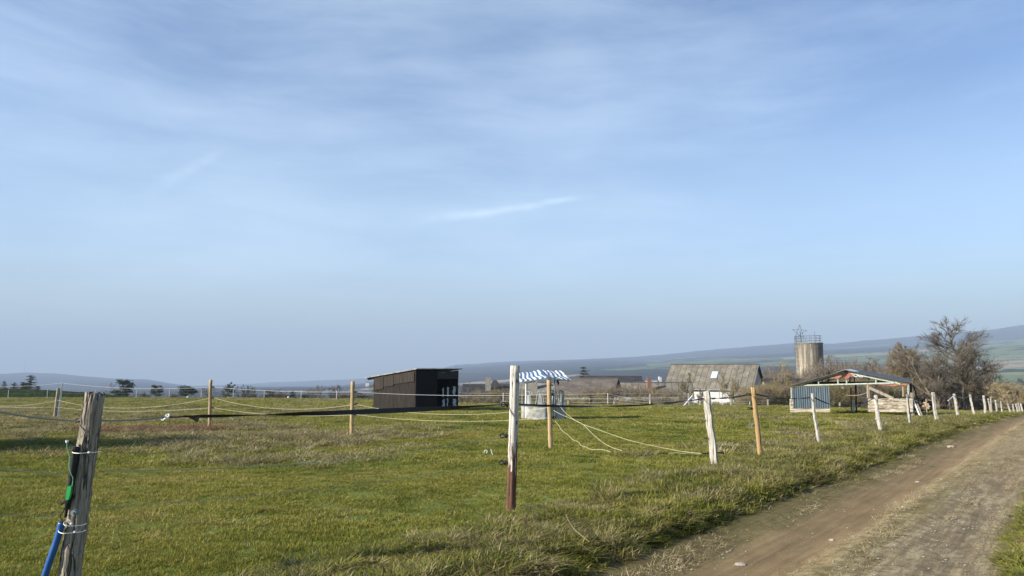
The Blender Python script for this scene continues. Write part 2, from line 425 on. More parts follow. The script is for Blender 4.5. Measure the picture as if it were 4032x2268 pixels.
# ------------------------------------------------------------------ road
m, n = mat_new('dirt track'); M['road'] = m
uv = n.new('ShaderNodeUVMap', uv_map='lane').outputs[0]
su = n.new('ShaderNodeSeparateXYZ', {0: uv}); s_ = su.outputs[0]; t_ = su.outputs[1]
wv = n.math('ADD', s_, n.math('MULTIPLY', n.math('SUBTRACT', n.noise(n.scalev(uv, (1, .35, 1)), 1.2, 3), .5), .45))
streakn = n.noise(n.scalev(uv, (1, .12, 1)), 9, 5, .65)
fine = n.noise(uv, 55, 4, .7); mid = n.noise(uv, 7, 6, .75)
base = n.ramp(n.math('DIVIDE', n.math('ADD', wv, .4), 2.8), [(.0, (.15, .125, .06)), (.12, (.20, .16, .085)), (.20, (.235, .175, .105)), (.36, (.22, .16, .098)), (.42, (.27, .20, .12)), (.46, (.38, .29, .175)), (.52, (.24, .195, .10)), (.62, (.27, .225, .145)), (.76, (.21, .17, .12)), (.86, (.25, .21, .155)), (.95, (.22, .19, .10))])
mess = n.maprange(wv, .62, .95)
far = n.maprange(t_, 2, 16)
tanc = n.mix(n.math('MULTIPLY', n.maprange(streakn, .48, .60), .8), base, (.44, .38, .26))
base = n.mix(n.math('MULTIPLY', mess, .85), base, tanc)
base = n.mix(n.math('MULTIPLY', n.math('MULTIPLY', mess, n.maprange(mid, .47, .62)), .75), base, (.135, .105, .08))
olv = n.math('MULTIPLY', n.maprange(n.math('ABSOLUTE', n.math('SUBTRACT', wv, 1.05)), .0, .3, 1, 0), n.maprange(mid, .42, .56))
base = n.mix(n.math('MULTIPLY', olv, .7), base, (.16, .14, .05))
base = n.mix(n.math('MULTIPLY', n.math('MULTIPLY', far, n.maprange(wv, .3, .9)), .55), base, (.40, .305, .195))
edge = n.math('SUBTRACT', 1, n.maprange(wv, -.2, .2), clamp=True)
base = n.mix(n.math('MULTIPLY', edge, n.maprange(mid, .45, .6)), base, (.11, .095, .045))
trk = n.noise(n.scalev(uv, (1, .03, 1)), 14, 4, .6)
base = n.mix(1, base, n.ramp(trk, [(.35, (.82, .82, .80)), (.65, (1.12, 1.12, 1.1))]), 'MULTIPLY')
blt = n.noise(n.scalev(uv, (1, .5, 1)), 2.2, 5, .7)
base = n.mix(1, base, n.ramp(blt, [(.35, (.80, .79, .78)), (.65, (1.12, 1.13, 1.12))]), 'MULTIPLY')
peb = n.new('ShaderNodeTexVoronoi', {'Vector': uv, 'Scale': 28.0}); pebm = n.maprange(peb.outputs['Distance'], .12, .2, 1, 0)
pebs = n.new('ShaderNodeSeparateColor', {0: peb.outputs['Color']}).outputs[0]
pm = n.math('MULTIPLY', pebm, n.math('GREATER_THAN', n.math('ADD', pebs, n.math('MULTIPLY', mess, .25)), .84))
base = n.mix(pm, base, (.48, .43, .36))
base = n.mix(1, base, n.ramp(fine, [(.3, (.66, .64, .56)), (.7, (1.08, 1.04, .92))]), 'MULTIPLY')
hgt = n.math('ADD', n.math('ADD', n.math('MULTIPLY', fine, .5), n.math('MULTIPLY', streakn, n.math('MULTIPLY', mess, 1.2))), pm)
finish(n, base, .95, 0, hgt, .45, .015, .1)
ss = np.linspace(-.9, RW+.15, 40); ts = np.concatenate([np.arange(-16, 22, .15), np.arange(22, 60, .5), np.arange(60, 190, 2)])
T_, S_ = np.meshgrid(ts, ss, indexing='ij')
S3 = S_
XR = 3.0+T_*math.sin(RA)+S3*math.cos(RA); YR = 8.6+T_*math.cos(RA)-S3*math.sin(RA)
prof = np.interp(S_, [-.9, -.35, .1, .4, .7, .9, 1.2, 1.5, 1.8, 2.1, 2.4], [-.02, -.03, -.06, -.075, -.05, .0, .0, -.03, -.05, -.02, .02])
lift = smooth(YR, 42, 62)*.12
ZR = gz0(XR, YR)-.05+prof+lift+.014*fbm(XR/.35, YR/.35, 21, 3)+.012*fbm(T_/1.5, S_/.25, 22, 2)
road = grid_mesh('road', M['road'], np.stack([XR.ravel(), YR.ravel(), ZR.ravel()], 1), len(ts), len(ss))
uvl = road.data.uv_layers.new(name='lane'); li = np.zeros(len(road.data.loops), dtype=np.int32); road.data.loops.foreach_get('vertex_index', li)
uvl.data.foreach_set('uv', np.stack([S_.ravel()[li], T_.ravel()[li]], 1).astype(np.float32).ravel())
tag(road, kind='structure')

# ------------------------------------------------------------------ scatter (geometry nodes) for the uncountable
def scatter(name, pts, rots, scls, idxs, protos, kindlabel):
    coll = bpy.data.collections.new(name+'_sources')
    for o in protos:
        for c in list(o.users_collection): c.objects.unlink(o)
        coll.objects.link(o)
    me = bpy.data.meshes.new(name); k = len(pts)
    me.vertices.add(k); me.vertices.foreach_set('co', np.asarray(pts, np.float32).ravel())
    a = me.attributes.new('rot', 'FLOAT_VECTOR', 'POINT'); a.data.foreach_set('vector', np.asarray(rots, np.float32).ravel())
    a = me.attributes.new('scl', 'FLOAT_VECTOR', 'POINT'); a.data.foreach_set('vector', np.asarray(scls, np.float32).ravel())
    a = me.attributes.new('idx', 'INT', 'POINT'); a.data.foreach_set('value', np.asarray(idxs, np.int32))
    o = bpy.data.objects.new(name, me); C.objects.link(o)
    g = bpy.data.node_groups.new(name, 'GeometryNodeTree')
    g.interface.new_socket('Geometry', in_out='INPUT', socket_type='NodeSocketGeometry')
    g.interface.new_socket('Geometry', in_out='OUTPUT', socket_type='NodeSocketGeometry')
    n = NT(g); gi = n.new('NodeGroupInput'); go = n.new('NodeGroupOutput')
    ci = n.new('GeometryNodeCollectionInfo'); ci.inputs['Collection'].default_value = coll
    ci.inputs['Separate Children'].default_value = True; ci.inputs['Reset Children'].default_value = True
    def attr(nm, t): return n.new('GeometryNodeInputNamedAttribute', {'Name': nm}, data_type=t).outputs['Attribute']
    e2r = n.new('FunctionNodeEulerToRotation', {0: attr('rot', 'FLOAT_VECTOR')})
    iop = n.new('GeometryNodeInstanceOnPoints', {'Points': gi.outputs[0], 'Instance': ci.outputs[0], 'Pick Instance': True,
        'Instance Index': attr('idx', 'INT'), 'Rotation': e2r.outputs[0], 'Scale': attr('scl', 'FLOAT_VECTOR')})
    n.l.new(iop.outputs[0], go.inputs[0])
    md = o.modifiers.new('scatter', 'NODES'); md.node_group = g
    return tag(o, kindlabel[0], kindlabel[1], kind='stuff')
def blade_tuft(name, mats, seed, rad, count, lo, hi, wid, droop, matw=(1,)):
    r = rng(seed); b = MB()
    for _ in range(count):
        a = r.uniform(0, 6.28); q = rad*math.sqrt(r.random()); x, y = q*math.cos(a), q*math.sin(a)
        L = r.uniform(lo, hi)*(1-.3*q/rad); d = r.uniform(0, 6.28) if r.random() < .4 else a+r.uniform(-.8, .8)
        dr = r.uniform(.15, droop); wd = wid*r.uniform(.6, 1.3)
        fx, fy = math.cos(d), math.sin(d); t = r.uniform(-1, 1)+d+1.57; sx, sy = math.cos(t)*wd/2, math.sin(t)*wd/2
        seg = []
        for u in (0, .45, .8, 1):
            h = L*(u-.35*dr*u*u); o_ = L*dr*u*u
            k = (1, .9, .6, .05)[len(seg)]
            seg.append(((x+fx*o_-sx*k, y+fy*o_-sy*k, h-.01), (x+fx*o_+sx*k, y+fy*o_+sy*k, h-.01)))
        vs = [p for s2 in seg for p in s2]
        b.mi = r.choices(range(len(mats)), matw)[0]
        b.add(vs, [(0, 1, 3, 2), (2, 3, 5, 4), (4, 5, 7, 6)])
    return b.build(name, mats)
NR = np.random.default_rng(7)
def in_view(x, y, m=1.12): return (np.abs(x) < (y+1.2)*.70*m+1.0)
def sample(y0, y1, dens, xlim=None):
    W = (y1+2)*.8+1; k = int(2*W*(y1-y0)*dens)
    x = NR.uniform(-W, W, k); y = NR.uniform(y0, y1, k); ok = in_view(x, y); return x[ok], y[ok]
lawn = [blade_tuft('sward', [M['lawn'], M['dry']], 100+i, .14, 120, .022, .058, .0062, 1.1, (22, 1)) for i in range(5)]
pts = []; rot = []; scl = []; idx = []
for y0, y1, dens, sc, sz in ((2.5, 8, 85, 1.0, 1.0), (8, 14, 45, 1.35, 1.1), (14, 26, 15, 2.2, 1.4), (26, 50, 4.5, 4.0, 1.8), (50, 112, 1.1, 8.5, 2.6)):
    x, y = sample(y0, y1, dens)
    s = road_s(x, y); ok = ((s < -.5) | (s > RW+.15)) & ~((s > RW) & (y > 40)) ; x = x[ok]; y = y[ok]
    az = np.degrees(np.arctan2(x, y)); ok = y < np.interp(az, [-10, -3, 25, 32], [110, 79, 77, 95]); x = x[ok]; y = y[ok]
    k = len(x); pts.append(np.stack([x, y, gz(x, y)], 1))
    rot.append(np.stack([NR.uniform(-.1, .1, k), NR.uniform(-.1, .1, k), NR.uniform(0, 6.28, k)], 1))
    cl = 1+.6*fbm(x/1.6, y/1.6, 31, 3)
    z = sz*NR.uniform(.7, 1.25, k)*cl.clip(.4, 1.6)
    scl.append(np.stack([np.full(k, sc)*NR.uniform(.8, 1.2, k), np.full(k, sc)*NR.uniform(.8, 1.2, k), z], 1)); idx.append(NR.integers(0, 5, k))
scatter('grass', np.concatenate(pts), np.concatenate(rot), np.concatenate(scl), np.concatenate(idx), lawn, ('short grazed green grass covering the pasture', 'grass'))
vt = [blade_tuft('tussock', [M['verge'], M['dry'], M['weed']], 200+i, .13, 110, .045, .17, .0075, 2.1, (5, .6+i*.5, .4+.8*(i % 3))) for i in range(5)] + \
     [blade_tuft('tussock', [M['lawn'], M['verge']], 230+i, .14, 130, .04, .13, .008, 1.8, (2, 2)) for i in range(3)]
x, y = [], []
for y0, y1, dens in ((2.5, 9, 140), (9, 18, 75), (18, 40, 24), (40, 90, 5)):
    a, b = sample(y0, y1, dens); x.append(a); y.append(b)
x = np.concatenate(x); y = np.concatenate(y); s = road_s(x, y)
bl = -2.3+.5*fbm(x/1.1, y/1.1, 41, 3)-.5*smooth(y, 8, 13)
ok = ((s > bl) & (s < -.32-.28*(1-smooth(y, 5.2, 8.5))+.16*fbm(x/.5, y/.5, 43, 2))) | ((s > RW+.10+.1*fbm(x/.4, y/.4, 44, 2)) & (s < RW+2.5))
keep = NR.random(len(x)) < np.where(s > RW, .75, .5+.5*smooth(s, -3, -2)*(fbm(x/.35, y/.35, 46, 2) > -.22))
ok &= keep; x = x[ok]; y = y[ok]; s = s[ok]; k = len(x)
hs = (1+.85*fbm(x/.55, y/.55, 45, 2)).clip(.35, 1.9)*np.where(s > -.6, .6, 1)*np.where(s > RW, .5, 1)
big = 1+y/30
scl = np.stack([NR.uniform(.7, 1.2, k)*big, NR.uniform(.7, 1.2, k)*big, NR.uniform(.6, 1.15, k)*hs*(1+y/90)], 1)
ix = np.where(NR.random(k) < .5+.5*fbm(x/.9, y/.9, 47, 2), NR.integers(5, 8, k), NR.integers(0, 5, k))
ix = np.where(s > RW, NR.integers(5, 8, k), ix)
scatter('verge_grass', np.stack([x, y, gz(x, y)-.01], 1), np.stack([NR.uniform(-.25, .25, k), NR.uniform(-.25, .25, k), NR.uniform(0, 6.28, k)], 1), scl, ix, vt, ('long rough tussocky grass on the bank beside the dirt track', 'grass'))
# rank, dry patches in the pasture
dt = [blade_tuft('rank_clump', [M['dry'], M['verge'], M['weed']], 300+i, .22, 100, .08, .30, .011, 1.0, (4.5-1.3*(i % 3), 2.2, .3)) for i in range(4)] + \
     [blade_tuft('rank_clump', [M['verge'], M['lawn'], M['dry']], 320+i, .22, 90, .06, .2, .01, .9, (3, 2, .6)) for i in range(2)] + \
     [blade_tuft('rank_clump', [M['rust'], M['dry']], 340, .22, 100, .10, .34, .011, .8, (4, 1))]
x, y = [], []
for y0, y1, dens in ((14, 30, 22), (30, 60, 8), (60, 112, 2.2)):
    a, b = sample(y0, y1, dens); x.append(a); y.append(b)
x = np.concatenate(x); y = np.concatenate(y); s = road_s(x, y)
fl = -(0.77*(x+21.6)+1.0*(y-34.9))/1.26      # signed distance to the inner fence line
m1 = np.exp(-((fl+.2)/4.4)**2)*(x < -1.0)*1.3*smooth(-x, 1, 5)
m2 = np.exp(-((s+3.4)/1.3)**2)*(y > 16)*.6
m3 = smooth(y, 50, 66)*.6*(x > -9)+smooth(y, 30, 44)*.5*(x < -9)
m5 = (((x+12.2)/2.6)**2+((y-25.6)/1.6)**2 < 1)*1.0
m4 = np.exp(-(((x-12)/3.5)**2+((y-37)/4.5)**2))*.9
dn = np.clip(m1+m2+m3+m4, 0, 1)*(fbm(x/2.2, y/1.6, 51, 3)*1.7+.38)+m5*.8
ok = (NR.random(len(x)) < dn) & (s < -1.2)
az = np.degrees(np.arctan2(x, y)); ok &= y < np.interp(az, [-10, -3, 25, 32], [110, 79, 77, 95])
x = x[ok]; y = y[ok]; k = len(x); big = 1+y/45
scl = np.stack([NR.uniform(.8, 1.3, k)*big, NR.uniform(.8, 1.3, k)*big, NR.uniform(.35, .85, k)], 1)
scatter('rank_grass', np.stack([x, y, gz(x, y)-.01], 1), np.stack([NR.uniform(-.15, .15, k), NR.uniform(-.15, .15, k), NR.uniform(0, 6.28, k)], 1), scl, np.where(((x+12.2)/2.6)**2+((y-25.6)/1.6)**2 < 1, np.where(NR.random(k) < .7, 6, 0), np.where((NR.random(k) < .8) & (x < -1), NR.integers(0, 4, k), NR.integers(0, 6, k))), dt, ('taller rank grass and dry brown weeds in patches across the pasture', 'grass'))
# loose stones and straws on the track
def pebble(seed):
    r = rng(seed); b = MB(); n_ = 7
    rings = [(-.3, .75), (.15, 1), (.42, .6)]
    vs = [(math.cos(6.283*j/n_)*rad*r.uniform(.75, 1.2), math.sin(6.283*j/n_)*rad*r.uniform(.6, 1), h*r.uniform(.8, 1.2)) for h, rad in rings for j in range(n_)]
    fs = [(i*n_+j, i*n_+(j+1) % n_, (i+1)*n_+(j+1) % n_, (i+1)*n_+j) for i in range(2) for j in range(n_)]+[tuple(2*n_+j for j in range(n_))]
    return b.add(vs, fs).build('pebble', M['pebble'])
M['pebble'] = simple('pale pebble', (.22, .185, .14), (.42, .38, .32), 3, .9)
peb = [pebble(400+i) for i in range(4)]
k = 5200; s = NR.uniform(-.3, RW, k); t = np.where(NR.random(k) < .5, NR.uniform(-5, 6, k), NR.uniform(-4, 28, k))
p_ok = NR.random(k) < np.where(s < .1, .6, np.where(s < .75, .14, .95)); s = s[p_ok]; t = t[p_ok]; k = len(s)
x = 3+t*math.sin(RA)+s*math.cos(RA); y = 8.6+t*math.cos(RA)-s*math.sin(RA)
def road_z(x, y):
    s = road_s(x, y); p = np.interp(s, [-.9, -.35, .1, .4, .7, .9, 1.2, 1.5, 1.8, 2.1, 2.4], [-.02, -.03, -.06, -.075, -.05, .0, .0, -.03, -.05, -.02, .02])
    return gz0(x, y)-.05+p
sz = .0035+.012*NR.random(k)**4+np.where(NR.random(k) < .002, .02, 0)
scatter('gravel', np.stack([x, y, road_z(x, y)+.001], 1), np.stack([np.zeros(k), np.zeros(k), NR.uniform(0, 6.28, k)], 1), np.stack([sz, sz, sz*.7], 1), NR.integers(0, 4, k), peb, ('small pale stones scattered loosely over the dirt track', 'gravel'))
st_ = [blade_tuft('straw_bundle', [M['dry']], 420+i, .08, 26, .03, .08, .005, 1.6) for i in range(3)]
k = 9000; s = NR.uniform(.75, RW, k); t = NR.uniform(-6, 40, k); s = np.where(NR.random(k) < .3, NR.uniform(-.4, .1, k), s)
x = 3+t*math.sin(RA)+s*math.cos(RA); y = 8.6+t*math.cos(RA)-s*math.sin(RA)
ok = fbm(t/3.0, s/.22, 61, 3) > .08; x = x[ok]; y = y[ok]; k = len(x)
scatter('trodden_grass', np.stack([x, y, road_z(x, y)-.008], 1), np.stack([NR.uniform(-.5, .5, k), NR.uniform(-.5, .5, k), NR.uniform(0, 6.28, k)], 1), np.stack([NR.uniform(.7, 1.4, k), NR.uniform(.7, 1.4, k), NR.uniform(.25, .5, k)], 1), NR.integers(0, 3, k), st_, ('dry flattened grass along the crown of the dirt track', 'grass'))
# ------------------------------------------------------------------ haze
hb = MB(); hb.hexa([(-14500, -300, -560), (14500, -300, -560), (14500, 14500, -560), (-14500, 14500, -560), (-14500, -300, 620), (14500, -300, 620), (14500, 14500, 620), (-14500, 14500, 620)])
m = bpy.data.materials.new('haze air'); m.use_nodes = True; m.node_tree.nodes.clear(); n = NT(m.node_tree)
pv = n.new('ShaderNodeVolumePrincipled', {'Color': (.44, .545, .71, 1), 'Density': 1.7e-4, 'Anisotropy': 0.0})
n.l.new(pv.outputs[0], n.new('ShaderNodeOutputMaterial').inputs['Volume'])
haze = hb.build('haze', m); tag(haze, 'thin bluish winter haze filling the air over the valley', 'haze', kind='stuff')

# ------------------------------------------------------------------ posts
def post_shape(base, top, r0, r1, seed, n=10, split=False, rough=.05, rings=16, jag=.5, cracks=()):
    r = rng(seed); base = Vector(base); top = Vector(top); ax = (top-base)
    L = ax.length; pts = []
    bx = [r.uniform(-1, 1)*.12*r0*(2.0 if split else .5) for _ in range(rings)]; by = [r.uniform(-1, 1)*.10*r0 for _ in range(rings)]
    ph = [r.uniform(0, 6.28) for _ in range(4)]
    start = base-ax.normalized()*.25
    for i in range(rings):
        t = i/(rings-1); p = start.lerp(top, t)
        sw = .28*r0*math.sin(t*4+ph[0])*(1 if split else .15)
        pts.append(p+Vector((bx[i]*.5+sw, by[i], 0)))
    rad = [r0+(r1-r0)*i/(rings-1) for i in range(rings)]
    prof = [1.0]*n
    if split:
        prof = [max(.62, abs(math.cos(2*math.pi*j/n+ph[1]))**.6*1.05) for j in range(n)]
        prof = [q*r.uniform(.88, 1.1) for q in prof]
    if cracks:
        prof = [1+r.uniform(-.03, .03) for _ in range(n)]
    tab = [[prof[j]*(1+r.uniform(-rough, rough)+(.05*math.sin(i*.9+ph[2]+j) if split else 0)) for j in range(n)] for i in range(rings)]
    for deg, dep, i0, i1 in cracks:
        for i in range(rings):
            if i0*rings <= i <= i1*rings:
                j = int(round((deg+r.uniform(-1.5, 1.5)+3*math.sin(i*.5+deg))/360*n)) % n
                tab[i][j] = 1-dep*r.uniform(.75, 1.1)
    b = MB(); b.tube(pts, rad, n, True, lambda i, j: tab[i][j])
    # uneven sawn or broken top
    k = len(b.v)-n
    for j in range(n):
        v = b.v[k+j]; b.v[k+j] = (v[0], v[1], v[2]+r.uniform(-jag, jag)*.03)
    return b
def insulator(parent, p, side, mat=None, s=1.0):
    """ring insulator screwed into a post: pin + ring head"""
    p = Vector(p); d = Vector(side).normalized(); b = MB()
    b.tube([p-d*.05*s, p+d*.035*s], .006*s, 6)
    b.tube([p+d*.012*s, p+d*.028*s], .02*s, 8)
    c = p+d*.052*s; u = Vector((0, 0, 1)); v = d
    ring = [c+(u*math.cos(a)+v*math.sin(a))*.017*s for a in [i*6.2832/10 for i in range(11)]]
    b.tube(ring, .006*s, 5, False)
    return b.build('insulator', mat or M['black'], parent)
def make_post(name, pbase, ptop, Yd, dia, mat, seed, label, group, split=False, topw=None, ins=(), insside=(-1, .1, 0), insmat=None, n=10, cat='fence post', z_extra=0, jag=.5, rough=.05, cracks=(), rings=16):
    """pbase / ptop: foot and head seen in the 1024 frame, Yd depth in metres"""
    t = onground(pbase, Yd); a, b_ = ray(*ptop); top = Vector((a*Yd, Yd, CAMZ+b_*Yd))
    root = thing(name, t, label, cat, group)
    sh = post_shape(t, top, dia/2, (topw or dia)/2, seed, n, split, rough, jag=jag, cracks=cracks, rings=rings); sh.build('post', mat, root, not split)
    ax = top-t
    for q in ins:
        f = q if not isinstance(q, tuple) else q[0]; mm = insmat if not isinstance(q, tuple) else M[q[1]]
        insulator(root, t+ax*f+Vector(insside).normalized()*dia*.48, insside, mm, 1.5 if dia < .14 else .8)
    return root, t, top
FG = 'posts of the fence along the dirt track'
LA = R(39)
def line_depth(px):
    u = (px-512)/F*1.0; t = 9.16*u/(math.sin(LA)-math.cos(LA)*u); return 9.16+t*math.cos(LA)
P = {}
# centre post: two materials, bleached upper part and stained lower part
m, n = mat_new('bleached post with stained foot')
oc = n.new('ShaderNodeTexCoord').outputs['Object']; sz_ = n.new('ShaderNodeSeparateXYZ', {0: oc})
g = n.noise(n.scalev(oc, (1, 1, .05)), 60, 5, .65, .4); b = n.noise(n.scalev(oc, (1, 1, .3)), 9, 4, .6)
lt = n.ramp(g, [(.3, (.33, .30, .26)), (.6, (.58, .555, .50))]); lt = n.mix(n.maprange(b, .5, .68), lt, (.42, .38, .33))
dk = n.ramp(g, [(.3, (.055, .026, .018)), (.62, (.16, .08, .05))]); dk = n.mix(n.maprange(b, .6, .7), dk, (.36, .22, .15))
hz = n.math('ADD', sz_.outputs[2], n.math('MULTIPLY', n.math('SUBTRACT', n.noise(n.scalev(oc, (1, 1, .09)), 32, 3, .7), .5), 1.7))
c = n.mix(n.maprange(hz, .66, .70), dk, lt)
vk = n.new('ShaderNodeTexVoronoi', {'Vector': n.scalev(oc, (1, 1, .5)), 'Scale': 7.5}).outputs['Distance']
kn = n.maprange(vk, .06, .13, 1, 0); cr = n.maprange(n.math('ABSOLUTE', n.math('SUBTRACT', n.noise(n.scalev(oc, (1, 1, .03)), 15, 2), .5)), 0, .015, 1, 0)
c = n.mix(n.math('MAXIMUM', n.math('MULTIPLY', kn, .85), cr), c, (.06, .045, .035)); finish(n, c, .85, 0, n.math('SUBTRACT', g, cr), .6, .006, .2)
M['centre'] = m
P['C'] = make_post('fence_post', 510.8, (515.2, 366.6), 9.16, .112, M['centre'], 11, 'tall bleached round post with a reddish stained foot, tallest post in the middle', FG, n=48, ins=(.335, .52, .735), rough=.02, cracks=((243, .22, .1, .99), (300, .15, .45, .8)), rings=26)
# leaning weathered log on the left
P['L'] = make_post('fence_post', 66, (95, 396.5), 5.7, .156, M['log'], 12, 'thick cracked grey log post leaning right with a blue pipe strapped on', FG, n=64, topw=.138, ins=(.875,), rough=.028, jag=1.3, cracks=((226, .34, .05, .99), (248, .26, .1, .99), (262, .18, .55, .99), (292, .30, .02, .80), (206, .18, .5, .99), (318, .2, .6, .95)), rings=34)
spec = [  # foot px, head px (x, y), depth source px, diameter, kind, label
    (714, (707.5, 391.2), .115, 'oak', 'silvery split oak post behind which the gate handle hangs, nearest of the split posts'),
    (760.8, (753, 387.5), .10, 'orange', 'orange brown treated round post standing between two grey split posts'),
    (819.5, (812.5, 394), .115, 'oak', 'grey split post in front of the blue corrugated panel of the open barn'),
    (881.5, (875.3, 395.3), .12, 'oak', 'grey split post in front of the log wall, left one of the two there'),
    (910.5, (907.3, 394.6), .11, 'oak', 'slim grey split post at the right end of the barn log wall'),
    (937.5, (932.2, 392.6), .13, 'oak', 'whitish split post just right of the wood pile, leaning left'),
    (957.5, (954.2, 393.8), .12, 'oak', 'second split post to the right of the wood pile'),
    (974.6, (970.2, 394.8), .12, 'oak', 'third split post to the right of the wood pile'),
    (985.4, (983.7, 395.5), .15, 'oak', 'thickest pale split post in the far row to the right of the wood pile'),
    (991.3, (988.2, 398.5), .11, 'greypost', 'dull grey post leaning against its neighbour in the far row'),
    (991.9, (990.8, 396.8), .11, 'greypost', 'dull grey upright post paired with a leaning one in the far row'),
    (997.3, (995.6, 400.3), .12, 'oak', 'split post just right of the paired grey posts'),
    (1003.0, (1001.2, 401.2), .12, 'oak', 'second split post right of the paired grey posts'),
    (1010.6, (1007.6, 403.8), .12, 'oak', 'third split post right of the paired grey posts'),
    (1014.8, (1012.6, 404.2), .12, 'oak', 'fourth split post right of the paired grey posts'),
    (1018.0, (1015.8, 403.8), .12, 'oak', 'fifth split post right of the paired grey posts'),
    (1020.8, (1018.6, 402.8), .12, 'oak', 'sixth split post right of the paired grey posts'),
    (1022.9, (1020.9, 403.5), .12, 'oak', 'last split post at the right edge of the photo'),
]
RP = []
for i, (fx, hd, dia, mk, lab) in enumerate(spec):
    Yd = line_depth(fx)+(.6 if i == 9 else 0)
    near = i < 5
    ins = {0: ((.90, 'black'), (.62, 'steel'), (.38, 'black')), 1: ((.90, 'black'), (.7, 'black'), (.47, 'steel')), 2: ((.93, 'black'), (.60, 'black')), 3: ((.93, 'black'), (.35, 'white')), 4: ((.93, 'black'),)}.get(i, ())
    RP.append(make_post('fence_post', fx, hd, Yd, dia*(1.3 if mk == 'oak' else 1.08), M[mk], 20+i, lab, FG, split=(mk == 'oak'), topw=dia*(1.12 if mk == 'oak' else .98), ins=ins, n=10 if near else 8))
# inner paddock fence posts
IG = 'posts of the inner paddock fence'
I1 = make_post('fence_post', 54.5, (58.6, 388.2), 34.9, .15, M['log'], 50, 'grey leaning post beside a metal bar, far left of the paddock', IG)
Y1 = make_post('fence_post', 209.6, (210.7, 379.8), 26.7, .115, M['tan'], 51, 'tan round post left of the black shed, farther one of the two', IG, ins=(.85, .635, .43), insside=(1, 0, 0))
Y2 = make_post('fence_post', 351.6, (352.8, 381.6), 22.0, .115, M['tan'], 52, 'tan round post just left of the black shed', IG, ins=(.81, .585, .4), insside=(1, .6, 0))
Y3 = make_post('fence_post', 550.7, (548.8, 379.6), 18.2, .11, M['tan'], 53, 'knobbly tan post standing in front of the hay feeder', IG, ins=(.78, .62, .445), insside=(1, .3, 0), rough=.09)
b = MB(); q = onground(58.2, 34.7); tp = at(62.6, 382.2, 34.7)
b.beam(q-Vector((0, 0, .2)), tp, .05, .012); b.beam(q-Vector((.03, 0, .2)), tp-Vector((.03, 0, 0)), .012, .05)
tag(b.build('metal_bar', simple('zinc bar', (.45, .47, .48), (.62, .63, .62), 6, .5, .3), loc=q), 'notched metal bar stuck upright beside the grey leaning post', 'stake')

# ------------------------------------------------------------------ ropes, tapes, wires
def sagline(a, b, sag, k=18):
    a = Vector(a); b = Vector(b)
    return [a.lerp(b, i/k)-Vector((0, 0, 4*sag*(i/k)*(1-i/k))) for i in range(k+1)]
def rope(name, spans, rad, mat, label, cat, group=None, n=5):
    b = MB()
    for a, c_, sg in spans: b.tube(sagline(a, c_, sg), rad, n)
    o = b.build(name, mat, loc=spans[0][0]); return tag(o, label, cat, group)
def pt(P_, f, off=(0, 0, 0)): return P_[1].lerp(P_[2], f)+Vector(off)
def tape(pts, wfun, tw, b):
    """ribbon with thickness; tw(t) twist angle, wfun(t) width"""
    k = len(pts); S = []
    for i, p in enumerate(pts):
        d = (pts[min(i+1, k-1)]-pts[max(0, i-1)]).normalized(); u = (Vector((0, 0, 1))-d*d.z).normalized(); v = d.cross(u)
        t = i/(k-1); a = tw(t); w_ = wfun(t)/2; e = (u*math.cos(a)+v*math.sin(a)); f = d.cross(e)*.0012
        S.append([p+e*w_+f, p-e*w_+f, p-e*w_-f, p+e*w_-f])
    for i in range(k-1):
        A, B = S[i], S[i+1]
        for j in range(4): b.quad(A[j], A[(j+1) % 4], B[(j+1) % 4], B[j])
# top line from the left: grey rope, knot, black tape up to the tall post
Lp = P['L']; Cp = P['C']
Lt = pt(Lp, .875, (-.10, -.02, 0)); Ct = pt(Cp, .737, (-.09, 0, 0))
knot = at(167, 416.8, 6.4)
left_end = at(-30, 405.5, 5.0)
m_sheer = M['black']
rope('rope', [(left_end, Lt, .02), (Lt+Vector((.05, .08, 0)), knot, .015)], .0065, M['greyrope'], 'grey braided rope running past the cracked log post at left', 'rope')
b = MB(); kr = rng(5)
for i in range(3):
    a = knot+Vector((kr.uniform(-.015, .015), 0, kr.uniform(-.01, .01)))
    b.tube([a+Vector((.013*math.cos(t+i), .012*math.sin(t*1.3), .013*math.sin(t+i))) for t in [j*.7 for j in range(9)]], .006, 5)
b.tube([knot, knot+Vector((-.03, -.01, -.03)), knot+Vector((-.045, -.01, -.02))], .006, 5)
tag(b.build('rope_knot', M['white'], loc=knot), 'small white knot joining the grey rope to the black tape', 'knot')
b = MB(); tp_ = sagline(knot+Vector((.12, .02, 0)), Ct, .02, 60)
def wf(t): return .012+.030*smooth(t, .0, .05)*(1-.45*math.exp(-((t-.05)/.1)**2)) + .010*smooth(t, .35, .5) - .032*smooth(t, .62, .98)
tape(tp_, lambda t: float(wf(t)), lambda t: 1.1*math.exp(-((t-.18)/.10)**2)+.25*math.sin(t*9)+.9*float(smooth(t, .75, 1)), b)
b.quad(knot+Vector((.13, .02, .012)), knot+Vector((.26, .05, .005)), knot+Vector((.24, .05, -.05)), knot+Vector((.19, .04, -.02)))
b.quad(knot+Vector((.13, .026, .012)), knot+Vector((.19, .046, -.02)), knot+Vector((.24, .056, -.05)), knot+Vector((.26, .056, .005)))
b.tube([knot, knot+Vector((.06, .01, -.004)), knot+Vector((.12, .02, 0))], .008, 5)
tag(b.build('fence_tape', M['black'], loc=knot), 'wide black fence tape stretched from the white knot to the tall bleached post', 'fence tape', 'black tapes of the track fence')
def black_span(a, c_, sag, w_, label, seed, k=40):
    b = MB(); r = rng(seed); ph = r.uniform(0, 6)
    tape(sagline(a, c_, sag, k), lambda t: w_, lambda t: ph+2.2*math.sin(t*7+ph)+t*3, b)
    return tag(b.build('fence_tape', M['black'], loc=a), label, 'fence tape', 'black tapes of the track fence')
